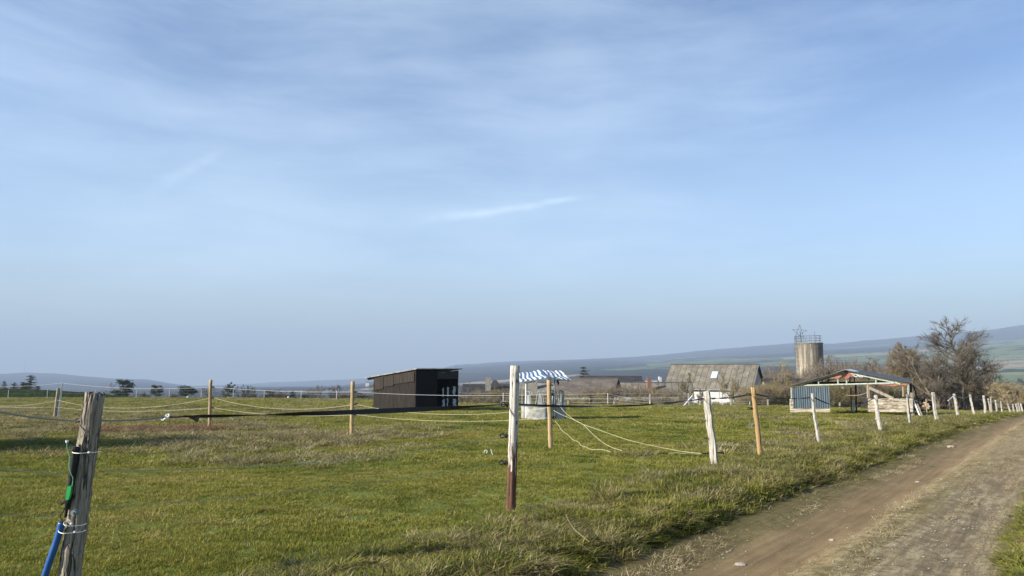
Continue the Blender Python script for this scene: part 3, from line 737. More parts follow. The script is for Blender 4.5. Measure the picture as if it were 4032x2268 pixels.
at_post = [pt(Cp, .737, (.06, .02, 0))]+[pt(p, .93, (-.08, 0, 0)) for p in RP]
black_span(pt(Cp, .735, (.05, .03, 0)), pt(RP[0], .90, (-.09, 0, 0)), .07, .027, 'black fence tape from the tall bleached post to the first split post', 1)
black_span(pt(RP[0], .90, (.03, .05, 0)), pt(RP[1], .905, (-.06, 0, 0)), .025, .032, 'short black fence tape up to the orange brown post', 2)
black_span(pt(RP[1], .905, (.05, .04, 0)), pt(RP[2], .93, (-.08, 0, 0)), .06, .03, 'black fence tape crossing the barn corrugated panel', 3)
black_span(pt(RP[2], .93, (.05, .04, 0)), pt(RP[3], .93, (-.06, 0, 0)), .26, .032, 'sagging black fence tape across the open bay of the barn', 4)
black_span(pt(RP[3], .93, (.05, .03, 0)), pt(RP[4], .97, (-.06, 0, 0)), .12, .032, 'black fence tape across the barn log wall', 5)
black_span(pt(RP[4], .93, (.05, .03, 0)), pt(RP[5], .90, (-.06, 0, 0)), .14, .03, 'black fence tape reaching the post beside the wood pile', 6)
black_span(pt(RP[5], .90, (.05, .03, 0)), pt(RP[6], .95, (-.06, 0, 0)), .13, .03, 'last black fence tape, right of the wood pile', 7)
rope('rope', [(pt(RP[6], .93, (.05, 0, 0)), pt(RP[7], .95, (-.05, 0, 0)), .14)], .016, M['greyrope'], 'grey green rope sagging between the second and third posts right of the wood pile', 'rope')
rope('rope', [(pt(RP[i], .85), pt(RP[i+1], .9), .13) for i in range(7, 16)], .012, M['greyrope'], 'thin grey rope linking the far split posts', 'rope')
b = MB(); a = pt(RP[6], .9); b.tube(sagline(at(948, 400.7, 33), pt(RP[6], .93, (-.04, 0, 0)), .02, 6), .018, 5)
tag(b.build('rope', M['white'], loc=a), 'short white tied rope end at the second post right of the wood pile', 'rope')
# thin wires between the leaning log and the tall post
rope('wire', [(at(-30, 465, 5.0), pt(Lp, .60, (0, .08, 0)), .02), (pt(Lp, .61, (.05, .1, 0)), pt(Cp, .52, (-.09, 0, 0)), .10)], .0035, M['greenwire'], 'thin pale green wire at mid height between the log post and the tall post', 'wire')
rope('wire', [(at(-30, 513, 5.0), pt(Lp, .40, (0, .08, 0)), .02), (pt(Lp, .42, (.05, .1, 0)), pt(Cp, .34, (-.09, 0, 0)), .06)], .0022, M['greenwire'], 'lowest thin green wire between the log post and the tall post', 'wire')
# inner fence ropes
Lx = Vector((-31.5, 42.5, 0)); Lx.z = G(Lx.x, Lx.y)
def lx(h): return Lx+Vector((0, 0, h))
i1 = lambda h: I1[1]+Vector((.02, 0, h))
bar = at(62.4, 383.0, 34.7)
fo = lambda P_, f: pt(P_, f, (.09, .02, 0))
rope('white_tape', [(lx(1.55), bar, .12), (bar, fo(Y1, .85), .14), (fo(Y1, .85), fo(Y2, .81), .06), (fo(Y2, .81), fo(Y3, .78), .06)], .0036, M['wtape'], 'thin white top line of the inner paddock fence', 'fence line', n=4)
rope('rope', [(lx(.75), i1(.82), .30), (i1(.86), fo(Y1, .635), .38)], .0042, M['rope'], 'slack pale yellow rope between the grey leaning post and the farther tan post', 'rope', 'pale ropes of the paddock fence')
rope('rope', [(fo(Y1, .635), fo(Y2, .585), .26), (fo(Y2, .585), fo(Y3, .60), .24)], .004, M['rope'], 'upper slack pale yellow rope passing both tan posts left of the shed', 'rope', 'pale ropes of the paddock fence')
rope('rope', [(lx(.55), i1(.52), .10), (i1(.52), fo(Y1, .43), .16), (fo(Y1, .43), fo(Y2, .40), .14), (fo(Y2, .40), fo(Y3, .445), .14)], .004, M['rope'], 'lower pale yellow rope running the length of the paddock fence', 'rope', 'pale ropes of the paddock fence')
# loose ropes from the knobbly post down to the gate handle
def G40(x, y, lift=.02):
    """ground point under a full-size photo pixel"""
    px, py = p40(x, y); a, c_ = ray(px, py); Yt = 10.0
    for _ in range(40):
        z = CAMZ+c_*Yt; g_ = G(a*Yt, Yt)+lift
        Yt += (z-g_)/max(.02, -(c_)+.0)*.6
        Yt = min(max(Yt, 2), 90)
    return Vector((a*Yt, Yt, G(a*Yt, Yt)+lift))
def smoothpath(pts, k=6):
    pts = [Vector(p) for p in pts]; out = []
    for i in range(len(pts)-1):
        p0 = pts[max(i-1, 0)]; p1 = pts[i]; p2 = pts[i+1]; p3 = pts[min(i+2, len(pts)-1)]
        for j in range(k):
            t = j/k
            out.append(.5*((2*p1)+(p2-p0)*t+(2*p0-5*p1+4*p2-p3)*t*t+(3*p1-p0-3*p2+p3)*t**3))
    return out+[pts[-1]]
def c3(x, y): return p40(1900+x/3.45, 1380+y/3.45)
def c5(x, y): return p40(2600+x/3.45, 1480+y/3.45)
hd = at(*c5(590, 1052), 14.6)
def looserope(pixels, ya, yb, label, end=None):
    k = len(pixels); pts = [at(*p, ya+(yb-ya)*i/(k-1)) for i, p in enumerate(pixels)]
    for p in pts: p.z = max(p.z, G(p.x, p.y)+.04)
    b = MB(); b.tube(smoothpath(pts), .0037, 5); return tag(b.build('rope', M['rope'], loc=pts[0]), label, 'rope', 'loose gate ropes')
looserope([c3(965, 815), c3(1100, 885), c3(1240, 940), c3(1370, 1005), c3(1500, 1050), c3(1780, 1150), c3(2070, 1240), c5(200, 1010), c5(330, 1030), c5(560, 1054)], 18.1, 14.4, 'taut pale rope running down from the knobbly post to the black gate handle')
gp = [c3(1025, 722), c3(1120, 840), c3(1250, 945), c3(1370, 1010), c3(1480, 1120), c3(1600, 1225), c3(1740, 1310), c3(1900, 1362)]
looserope(gp, 18.1, 15.0, 'pale rope slanting from the knobbly post to the grass, middle one of three')
looserope([c3(985, 960), c3(1030, 1010), c3(1075, 1085), c3(1160, 1145), c3(1230, 1215), c3(1300, 1240), c3(1335, 1288), c3(1400, 1310), c3(1470, 1342), c3(1600, 1345), c3(1680, 1358), c3(1740, 1382)], 18.1, 14.6, 'curly loose pale rope hanging lowest and trailing on the grass')
looserope([c5(115, 1052), c5(180, 1046), c5(240, 1042), c5(300, 1056), c5(380, 1048), c5(450, 1060), c5(545, 1062)], 14.3, 14.3, 'short pale rope lying on the grass beside the gate handle')
hs = [at(*c5(x, y), 14.35) for x, y in ((565, 1053), (600, 1053), (660, 1054), (770, 1042), (850, 1045), (885, 1050))]
root = thing('gate_handle', hs[0], 'black gate handle on the pale rope, low behind the first split post', 'gate handle')
b = MB(); b.tube(hs[:3], .012, 6); b.tube([hs[2], hs[3]], .004, 5); b.build('spring', M['black'], root)
b = MB(); b.tube(hs[3:5], [.014, .017], 8); b.tube([hs[4], hs[4]+Vector((.012, 0, 0))], .03, 8); b.tube([hs[5]+Vector((0, 0, .03)), hs[5], hs[5]+Vector((.01, 0, -.04))], .006, 6); b.build('grip', M['black'], root)

# ------------------------------------------------------------------ what is strapped to the leaning log
Yl = 5.62
def lp(x, y, Yd=Yl): px, py = p40(140+x/2.551, 1700+y/2.551); return at(px, py, Yd)
pipe = [lp(265, 910), lp(238, 1010), lp(205, 1120), lp(160, 1250), lp(110, 1400), lp(60, 1560)]
bpts = smoothpath(pipe, 4); b = MB(); b.tube(bpts, .0245, 12, True)
root = thing('blue_pipe', bpts[-1], 'bright blue plastic pipe strapped to the foot of the cracked log post', 'pipe')
b.build('pipe', M['blue'], root, True)
b = MB(); b.tube([bpts[0]+Vector((0, 0, .001)), bpts[0]+Vector((.001, 0, .006))], .0185, 10); b.build('pipe_mouth', M['black'], root)
root = thing('cable_sleeve', lp(320, 760), 'black tubular sleeve strapped along the left side of the cracked log post', 'cable sleeve')
b = MB(); b.tube(smoothpath([lp(405, 150), lp(385, 330), lp(350, 560), lp(325, 700), lp(300, 860)], 4), [.027, .027, .027, .027, .027, .027, .027, .027, .027, .026, .025, .024, .022, .017, .012, .01, .009][:17], 10); b.build('sleeve', M['black'], root, True)
b = MB(); b.tube(smoothpath([lp(400, 140, 5.6), lp(365, 115, 5.6), lp(325, 96, 5.6)]), .005, 6); b.build('lead', M['black'], root)
b = MB(); b.tube(smoothpath([lp(320, 715, 5.58), lp(300, 760, 5.58), lp(258, 830, 5.58), lp(252, 860, 5.58), lp(282, 905, 5.58)]), .0045, 6); b.tube(smoothpath([lp(255, 730, 5.56), lp(285, 708, 5.56), lp(325, 712, 5.56)]), .009, 6); b.build('cable', M['black'], root)
b = MB(); b.tube([lp(316, 84, 5.59), lp(318, 108, 5.59)], .011, 8); b.build('wire_joint', M['white'], root)
b = MB(); b.tube(smoothpath([lp(316, 100, 5.58), lp(318, 170, 5.58), lp(340, 250, 5.58), lp(338, 350, 5.58), lp(355, 420, 5.58), lp(376, 470, 5.58), lp(366, 550, 5.58)]), .0028, 5); b.build('thin_wire', simple('green insulated wire', (.12, .34, .18), (.16, .40, .22), 20, .5), root)
b = MB()
g0 = [lp(318, 550, 5.57), lp(360, 545, 5.57), lp(345, 640, 5.57), lp(325, 688, 5.57), lp(300, 686, 5.57), lp(306, 610, 5.57)]
g1 = [p+Vector((0, .025, 0)) for p in g0]
b.add(g0+g1, [(5, 4, 3, 2, 1, 0), (6, 7, 8, 9, 10, 11)]+[(i, (i+1) % 6, (i+1) % 6+6, i+6) for i in range(6)]); 
tag(b.build('green_clip', M['green'], loc=g0[0]), 'bright green plastic clip wrapped on the black sleeve of the log post', 'clip')
def tie(x0, y0, x1, y1, hx, hy, label):
    a = lp(x0, y0, 5.585); c_ = lp(x1, y1, 5.585); o = MB(); mid = a.lerp(c_, .5)+Vector((0, -.075, 0))
    pts = smoothpath([a+Vector((-.004, .06, 0)), a, a.lerp(c_, .25)+Vector((0, -.055, 0)), mid, a.lerp(c_, .75)+Vector((0, -.05, 0)), c_, c_+Vector((0, .05, 0))], 3)
    S = []
    for i in range(len(pts)-1): o.beam(pts[i], pts[i+1], .0025, .0052)
    h = lp(hx, hy, 5.51); tt = tag(o.build('cable_tie', M['white'], loc=a), label, 'cable tie', 'white cable ties on the log post'); o = MB(); o.box(h, (.012, .016, .011)); o.build('tie_head', M['white'], tt)
tie(368, 204, 622, 204, 535, 206, 'topmost white cable tie around the log post and black sleeve')
tie(285, 910, 470, 938, 357, 922, 'white cable tie just above the blue pipe end, middle of three')
tie(228, 992, 465, 1004, 394, 1004, 'lowest white cable tie, holding the blue pipe to the log post')
b = MB(); c_ = lp(378, 818, 5.54); b.tube([c_+Vector((0, .04, 0)), c_], .022, 10); b.tube([c_, c_+Vector((0, -.012, 0))], .011, 6); b.build('screw_head', M['steel'], P['L'][0])

# ------------------------------------------------------------------ black shed
def corr_mat(name, c1, c2, streaky=.5):
    return simple(name, c1, c2, 9, .8, stretch=(1, 1, .15), bs=.3, bd=.01)
def corrugated(b, a, c_, z0, z1, amp, period, thick=.012, outn=None, z0b=None, z1b=None):
    """vertical corrugated sheet between ground points a and c_"""
    a = Vector((a[0], a[1], 0)); c_ = Vector((c_[0], c_[1], 0)); d = c_-a; L = d.length; d.normalize(); nn = Vector((d.y, -d.x, 0))
    if outn is not None and nn.dot(Vector(outn)) < 0: nn = -nn
    k = max(4, int(L/period*6)); prev = None; z0b = z0 if z0b is None else z0b; z1b = z1 if z1b is None else z1b
    for i in range(k+1):
        s = L*i/k; p = a+d*s+nn*(amp*math.sin(2*math.pi*s/period)); t = i/k
        cur = (Vector((p.x, p.y, z0*(1-t)+z0b*t)), Vector((p.x, p.y, z1*(1-t)+z1b*t)), p-nn*thick)
        if prev:
            b.quad(prev[0], cur[0], cur[1], prev[1])
            q0 = (Vector((prev[2].x, prev[2].y, prev[0].z)), Vector((prev[2].x, prev[2].y, prev[1].z))); q1 = (Vector((cur[2].x, cur[2].y, cur[0].z)), Vector((cur[2].x, cur[2].y, cur[1].z)))
            b.quad(q0[1], q1[1], q1[0], q0[0]); b.quad(prev[1], cur[1], q1[1], q0[1]); b.quad(q0[0], q1[0], cur[0], prev[0])
        prev = cur
M['tar'] = corr_mat('tarred corrugated board', (.012, .009, .007), (.032, .025, .019))
M['tar2'] = corr_mat('sun-bleached tarred board', (.028, .021, .016), (.050, .039, .030))
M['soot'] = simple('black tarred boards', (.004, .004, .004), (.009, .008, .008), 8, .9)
Cc = Vector((-6.15, 47.6, 0)); e1 = Vector((.70, .714, 0)).normalized(); e2 = Vector((-.714, .70, 0)).normalized()
W_, D_ = 3.62, 4.55
A = Cc; B = Cc+e1*W_; Dd = Cc+e2*D_; Cb = B+e2*D_
gb = G(A.x, A.y)-.05
hF = 2.66; hB = 2.16
zt = lambda P_: gb+hF-(hF-hB)*((P_-A).dot(e2)/D_)
shed = thing('field_shed', (A.x, A.y, gb), 'black tarred field shed with corrugated side wall and open dark front', 'shed')
b = MB(); corrugated(b, A, Dd, gb-.3, zt(A)-.02, .022, .155, outn=(-1, -1, 0), z1b=zt(Dd)-.02, z0b=gb-.5); b.build('side_wall', M['tar'], shed)
b = MB(); r = rng(3); s0 = .12
for Lp_, dr, hh in ((1.12, .0, .62), (.95, .02, .60), (1.08, .04, .66), (.95, .0, .80)):
    p0 = A+e2*s0-e1*(.05+.02*r.random()); p1 = A+e2*(s0+Lp_)-e1*(.05+.03*r.random()); corrugated(b, p0, p1, zt(p0)-.08-hh-dr, zt(p0)-.08-dr, .02, .155, outn=(-1, -1, 0), z0b=zt(p1)-.08-hh, z1b=zt(p1)-.08); s0 += Lp_+.05
b.build('patch_sheets', M['tar2'], shed)
b = MB(); corrugated(b, Dd, Cb, gb-.5, zt(Dd)-.02, .02, .155, outn=(-1, 1, 0)); b.build('back_wall', M['tar'], shed)
b = MB(); corrugated(b, B, Cb, gb-.3, zt(B)-.02, .02, .155, outn=(1, 1, 0), z1b=zt(Cb)-.02, z0b=gb-.5); b.build('far_side_wall', M['tar'], shed)
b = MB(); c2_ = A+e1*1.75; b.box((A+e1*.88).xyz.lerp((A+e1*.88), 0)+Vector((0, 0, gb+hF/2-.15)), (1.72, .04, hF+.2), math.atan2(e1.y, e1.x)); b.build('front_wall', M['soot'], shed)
b = MB()
for i in range(6):
    b.box(A+e1*(1.78+.93)+e2*(.01*i % .02)+Vector((0, 0, gb+hF-.12-.085*i)), (1.84, .03, .078), math.atan2(e1.y, e1.x))
b.build('header_boards', simple('dark grey boards', (.025, .022, .022), (.06, .055, .055), 10, .9, stretch=(1, 1, 3)), shed)
for f in (.04, 1.76, W_-.04):
    b = MB(); p = A+e1*f+e2*.07; b.box(p+Vector((0, 0, gb+hF/2-.1)), (.1, .1, hF-.05), math.atan2(e1.y, e1.x)); b.build('post', M['soot'], shed)
# pale weathered boards low on the right of the opening, with dark breaks between
M['paleboard'] = simple('pale weathered paint', (.20, .24, .25), (.42, .47, .48), 9, .8, lo=.4, hi=.55)
r = rng(9)
for (f0, f1, z0, z1, jg) in ((2.22, 2.50, .02, .66, .10), (2.24, 2.38, .82, 1.40, .04), (2.62, 2.78, .02, .72, .08), (2.64, 2.80, .84, 1.46, .03), (3.12, 3.50, .03, .66, .10), (3.10, 3.46, .86, 1.50, .13)):
    b = MB(); k = 7; Lf = []; Rt = []
    for i in range(k):
        z = z0+(z1-z0)*i/(k-1); Lf.append(A+e1*(f0+r.uniform(0, jg))+Vector((0, 0, gb+.08+z))); Rt.append(A+e1*(f1-r.uniform(0, jg))+Vector((0, 0, gb+.08+z)))
    for i in range(k-1):
        q = [Lf[i], Rt[i], Rt[i+1], Lf[i+1]]; q2 = [p+e2*.02 for p in q]; b.hexa([q[0], q[1], q2[1], q2[0], q[3], q[2], q2[2], q2[3]])
    b.build('pale_board', M['paleboard'], shed)
b = MB(); b.box(A+e1*2.85+e2*.05+Vector((0, 0, gb+.83)), (1.3, .05, .12), math.atan2(e1.y, e1.x)); b.box(A+e1*2.95+e2*.04+Vector((0, 0, gb+.75)), (.22, .04, 1.4), math.atan2(e1.y, e1.x)); b.build('rail', M['soot'], shed)
b = MB(); rp = [A-e1*.1-e2*.22, B+e1*.16-e2*.22, Cb+e1*.16+e2*.95, Dd-e1*.1+e2*.95]
q = [Vector((p.x, p.y, zt(p)+.03)) for p in rp]; b.hexa(q+[p+Vector((0, 0, .05)) for p in q])
k = 26
for i in range(k):
    t = (i+.5)/k; p0 = q[0].lerp(q[1], t)+Vector((0, 0, .06)); p1 = q[3].lerp(q[2], t)+Vector((0, 0, .06)); b.beam(p0, p1, .06, .03)
b.build('roof', simple('weathered roof sheet', (.12, .115, .11), (.3, .3, .3), 3, .7), shed)
b = MB()
for i in range(4): p = Dd+e1*(.1+i*1.13); a0 = p-e2*.2; a1 = p+e2*.85; b.beam((a0.x, a0.y, zt(a0)-.05), (a1.x, a1.y, zt(a1)-.05), .08, .12)
b.build('rafter', M['soot'], shed)
b = MB(); p = Dd-e1*.08+e2*.82; z = zt(p)-.02; b.tube([Vector((p.x, p.y, z)), Vector((p.x, p.y, z-.1))]+[Vector((p.x+.05*math.sin(a), p.y-.05*math.sin(a), z-.15+.05*math.cos(a))) for a in (0, 1, 2, 3, 4, 5)], .012, 6); b.build('gutter_hook', M['steel'], shed)

# ------------------------------------------------------------------ hay feeder with striped canopy
fc = onground(543.5, 34.6); FR = 1.03
feeder = thing('hay_feeder', fc, 'round galvanised hay feeder with striped canopy', 'hay feeder')
b = MB(); k = 48; zr = .62
prof = [(FR, -.12), (FR, zr), (FR-.012, zr), (FR-.012, -.12)]
for i in range(k):
    a0 = 2*math.pi*i/k; a1 = 2*math.pi*(i+1)/k
    for j in range(3):
        (r0, z0), (r1, z1) = prof[j], prof[j+1]
        b.quad(fc+Vector((r0*math.cos(a0), r0*math.sin(a0), z0)), fc+Vector((r0*math.cos(a1), r0*math.sin(a1), z0)), fc+Vector((r1*math.cos(a1), r1*math.sin(a1), z1)), fc+Vector((r1*math.cos(a0), r1*math.sin(a0), z1)))
b.build('trough', simple('muddy galvanised sheet', (.20, .185, .15), (.36, .37, .355), 3.2, .7, .1, lo=.38, hi=.56), feeder, True)
b = MB(); b.tube([fc+Vector((FR*math.cos(a), FR*math.sin(a), zr)) for a in [i*2*math.pi/48 for i in range(49)]], .022, 6, False); b.build('rim', M['steel'], feeder)
for ang in (-88, 32, 152):
    b = MB(); a = R(ang); p = fc+Vector(((FR+.02)*math.cos(a), (FR+.02)*math.sin(a), 0)); b.box(p+Vector((0, 0, .3)), (.05, .05, .66), a); b.build('seam', M['steel'], feeder)
for phi in (-90, -47, -11.5, 27.6, 60, 120, -133, 155):
    a = R(-90+phi); u = Vector((math.cos(a), math.sin(a), 0)); v = Vector((-math.sin(a), math.cos(a), 0)); c0 = fc+u*(FR-.05)
    arch = []
    for s in range(13):
        t = math.pi*s/12
        arch.append(c0+v*(.13*math.cos(t))+Vector((0, 0, zr+.55+.13*math.sin(t))))
    b = MB(); b.tube([c0+v*.21+Vector((0, 0, zr))]+arch+[c0-v*.21+Vector((0, 0, zr))], .021, 6); b.build('hoop', M['zinc'], feeder)
    b = MB(); q0 = [c0+v*.13+Vector((0, 0, zr)), c0-v*.13+Vector((0, 0, zr)), c0-v*.06+Vector((0, 0, zr+.5)), c0+v*.06+Vector((0, 0, zr+.5))]
    q1 = [p-u*.008 for p in q0]; b.hexa([q0[0], q0[1], q1[1], q1[0], q0[3], q0[2], q1[2], q1[3]]); b.build('hoop_panel', M['zinc'], feeder)
def c4(x, y): return p40(2000+x/5.797, 1430+y/5.797)
fl_ = at(*c4(268, 425), 33.6); fr_ = at(*c4(1445, 382), 33.7); fm = at(*c4(932, 316), 33.5)
rl = at(*c4(215, 236), 35.5); rr_ = at(*c4(1205, 178), 35.5); rm = at(*c4(735, 156), 35.6)
for (x, y, Yd, nm) in ((412, 440, 34.0, 0), (1066, 350, 33.7, 1), (920, 350, 33.6, 2), (430, 330, 35.4, 3)):
    tpp = at(*c4(x, y), Yd); bt = Vector((tpp.x, tpp.y, fc.z+.1)); b = MB(); b.tube([bt, tpp], .028, 8); b.build('canopy_post', M['white'] if nm == 0 else M['steel'], feeder)
b = MB()
for a, c_ in ((fl_, fm), (fm, fr_), (rl, rm), (rm, rr_), (fm, rm)): b.beam(a-Vector((0, 0, .05)), c_-Vector((0, 0, .05)), .05, .05)
b.beam(at(*c4(415, 425), 33.9), at(*c4(600, 412), 34.6), .1, .06); b.beam(at(*c4(1130, 385), 33.8), at(*c4(1400, 385), 33.9), .12, .05); b.build('canopy_frame', M['steel'], feeder)
def tarp(a0, a1, b0, b1, ns, flip):
    """a0-a1 front edge, b0-b1 rear edge; stripes run front to rear"""
    b = MB(); nu = ns*4; nv = 12; r = rng(ns+flip)
    Pm = {}
    for i in range(nu+1):
        for j in range(nv+1):
            u = i/nu; v = j/nv; sk = (u+(.0 if not flip else .0))
            p = a0.lerp(a1, u).lerp(b0.lerp(b1, u), v); sag = -.07*math.sin(math.pi*v)*math.sin(math.pi*u)+.018*math.sin(u*9+v*6)+.012*r.uniform(-1, 1)
            p = p+Vector((0.03*math.sin(v*9+flip)*(0 < i < nu), 0, sag)); Pm[i, j] = p
    for i in range(nu):
        for j in range(nv):
            b.mi = ((i//2)+flip) % 2
            a, c_, d, e = Pm[i, j], Pm[i+1, j], Pm[i+1, j+1], Pm[i, j+1]; b.quad(a, c_, d, e)
            o_ = Vector((0, 0, -.01)); b.quad(e+o_, d+o_, c_+o_, a+o_)
    for i in range(nu):
        b.mi = ((i//2)+flip) % 2; o_ = Vector((0, 0, -.05+.02*r.random())); b.quad(Pm[i, 0]+o_, Pm[i+1, 0]+o_, Pm[i+1, 0], Pm[i, 0])
    return b
M['stripe_white'] = simple('white awning cloth', (.62, .63, .62), (.80, .81, .81), 6, .8, transl=.2)
M['stripe_blue'] = simple('blue awning cloth', (.05, .11, .22), (.08, .17, .31), 6, .8, transl=.2)
tarp(fl_, fm, rl, rm, 6, 0).build('canopy', [M['stripe_white'], M['stripe_blue']], feeder)
o = tarp(fm, fr_, rm, rr_, 5, 1).build('canopy', [M['stripe_white'], M['stripe_blue']], feeder)
b = MB(); p = [at(*c4(x, y), 33.75) for x, y in ((1115, 365), (1135, 362), (1175, 450), (1145, 520), (1130, 470), (1105, 405))]
b.add(p+[q+Vector((0, .02, 0)) for q in p], [(0, 1, 2, 3, 4, 5), (11, 10, 9, 8, 7, 6)]+[(i, (i+1) % 6+0, (i+1) % 6+6, i+6) for i in range(6)]); b.build('torn_flap', M['dark'], feeder)
hayb = blade_tuft('hay', [M['dry']], 900, .8, 1500, .08, .3, .012, 1.2); hayb.location = fc+Vector((0, 0, .3)); hayb['_o'] = tuple(fc)
tag(hayb, 'leftover dry hay lying inside the round feeder', 'hay', kind='stuff')

# ------------------------------------------------------------------ open barn
def c6(x, y): return p40(3050+x/3.963, 1430+y/3.963)
YB = 43.8; SK = .16
def bp(x, y, d=0.0):
    """point on the barn front (zoomed-in pixel), d metres behind it"""
    Yf = 45.2-3.1*(x-250)/1850; return at(*c6(x, y), Yf)+Vector((.43*d, .903*d, 0))
def bq(x, y, d):
    """point seen at that pixel but standing d metres behind the front"""
    Yf = 45.2-3.1*(x-250)/1850; return at(*c6(x, y), Yf+.903*d)
barn = thing('open_barn', onground(850, YB), 'open fronted barn with mint green roof truss and blue grey corrugated panel', 'barn')
gB = G(*onground(850, YB).xy)-.02
DEP = 7.0
def bz(x, y, z, d=0): p = bp(x, y, d); return Vector((p.x, p.y, z))
M['bcorr'] = simple('blue grey corrugated steel', (.05, .075, .095), (.12, .155, .18), 7, .6, .2, stretch=(1, 1, .12), lo=.3, hi=.7)
b = MB(); p0 = bp(285, 375, -.06); p1 = bp(850, 375, -.06)
corrugated(b, p0, p1, bp(285, 703).z, bp(285, 375).z, .022, .125, outn=(0, -1, 0), z1b=bp(840, 368).z, z0b=bp(850, 700).z); b.build('corrugated_panel', M['bcorr'], barn)
truss_tip = bp(300, 358); peak = bp(1115, 130); rtip = bp(2075, 318)
front = [((300, 360), (1110, 128)), ((1125, 125), (2095, 308)), ((430, 345), (1915, 305)), ((1180, 152), (1890, 306))]
b = MB(); b.beam(bp(430, 345), bp(1910, 306), .07, .07); b.build('tie_beam', M['mint'], barn)
b = MB(); b.beam(bp(300, 360), bp(1085, 137), .07, .085); b.build('rafter', M['mint'], barn)
b = MB(); b.beam(bp(1150, 128), bp(2090, 306), .05, .06); b.build('rafter', M['mint'], barn)
b = MB(); b.beam(bp(1190, 158, -.03), bp(1960, 322, -.03), .05, .06); b.build('lower_rafter', M['mint'], barn)
for x, yt, yb in ((684, 262, 336), (1580, 240, 312), (988, 190, 325), (1122, 165, 322)):
    b = MB(); b.beam(bp(x, yt), bp(x+2, yb), .055, .05); b.build('strut', M['mint'], barn)
for x, y, w__ in ((415, 340, .17), (1885, 303, .2)):
    b = MB(); b.box(bp(x, y, -.045), (w__, .02, .1)); b.build('gusset', M['mint'], barn)
V_ = bq(1268, 104, DEP)-bp(1108, 116, 0)
b = MB(); b.beam(bq(600, 303, DEP*.6), bq(1860, 292, DEP*.6), .06, .08); b.build('purlin', M['dark'], barn)
b = MB(); b.beam(bq(520, 322, DEP), bq(1900, 300, DEP), .06, .09)
b.beam(bp(560, 290)+V_-Vector((0, 0, .12)), bp(1108, 132)+V_-Vector((0, 0, .1)), .05, .1); b.beam(bp(1108, 132)+V_-Vector((0, 0, .1)), bp(2050, 310)+V_-Vector((0, 0, .12)), .05, .1)
for x, yt in ((745, 262), (832, 235), (1175, 215), (1245, 195), (1622, 250), (1672, 258)): b.beam(bq(x, yt, DEP), bq(x, 315, DEP), .05, .05)
b.build('rear_truss', M['dark'], barn)
# roof sheets: two slopes
def slab(b, a, c_, d, e, th=.05):
    b.hexa([a, c_, d, e]+[p+Vector((0, 0, th)) for p in (a, c_, d, e)])
sl_ = Vector((-.10, 1, .045)).normalized()*(DEP+.3)
eL = bp(232, 362, -.25); pk = bp(1108, 116, -.25); eR = bp(2100, 300, -.25)
up = Vector((0, 0, .012*DEP))
rt = Vector((.75, DEP+.2, .58)); rt2 = Vector((-.05, DEP+.2, .26))
b = MB(); slab(b, pk, eR, eR+V_, pk+V_, .04); b.build('roof_slope', simple('dark grey sheet roof', (.045, .052, .065), (.085, .095, .11), 3, .6, .2, stretch=(3, .3, 3)), barn)
b = MB(); slab(b, eL, pk, pk+V_, eL+V_-Vector((0, 0, .1)), .04); b.build('roof_slope', simple('rusty sheet roof', (.07, .06, .055), (.16, .12, .1), 3, .7, .2), barn)
b = MB(); c0 = pk+Vector((0, -.02, .055)); W2 = V_*.45; b.add([c0+Vector((-.55, 0, -.17)), c0, c0+Vector((.55, 0, -.13)), c0+W2+Vector((.55, 0, -.13)), c0+W2, c0+W2+Vector((-.55, 0, -.17))]+[c0+Vector((-.55, 0, -.15)), c0+Vector((0, 0, .02)), c0+Vector((.55, 0, -.11)), c0+W2+Vector((.55, 0, -.11)), c0+W2+Vector((0, 0, .02)), c0+W2+Vector((-.55, 0, -.15))],
   [(0, 1, 4, 5), (1, 2, 3, 4), (11, 10, 7, 6), (10, 9, 8, 7), (0, 6, 7, 1), (1, 7, 8, 2), (2, 8, 9, 3), (3, 9, 10, 4), (4, 10, 11, 5), (5, 11, 6, 0)]); b.build('ridge_cap', simple('pale ridge sheet', (.40, .45, .48), (.55, .6, .62), 4, .6), barn)
# posts
for (x, y0, y1, mk, wd, d) in ((262, 372, 560, 'mint', .07, 0), (1460, 335, 545, 'timber', .12, .02), (2005, 345, 530, 'tan', .07, .05), (2085, 330, 520, 'mint', .06, 0), (1265, 300, 750, 'dark', .075, 3.0), (1190, 380, 740, 'rust_timber', .07, 3.6), (2125, 315, 770, 'dark', .09, 1.2)):
    b = MB(); t = bq(x, y0, d); q = bq(x+(10 if y1 > 700 else 4), y1, d)
    if y1 > 600: q.z = G(q.x, q.y)-.1
    b.beam(q, t, wd, wd, (0, 1, 0)); b.build('post', M[mk], barn)
b = MB(); b.tube([bp(2165, 345, .5), bp(2205, 440, .5), bp(2228, 580, .5)], .045, 8); b.build('bent_pole', M['dark'], barn)
b = MB(); b.beam(bp(1478, 385, -.05), bp(1850, 550, -.05), .05, .16); b.build('brace', M['timber'], barn)
M['logs'] = simple('pale squared logs', (.16, .12, .08), (.46, .41, .32), 5, .9, stretch=(.35, 1, 2.2), lo=.36, hi=.6)
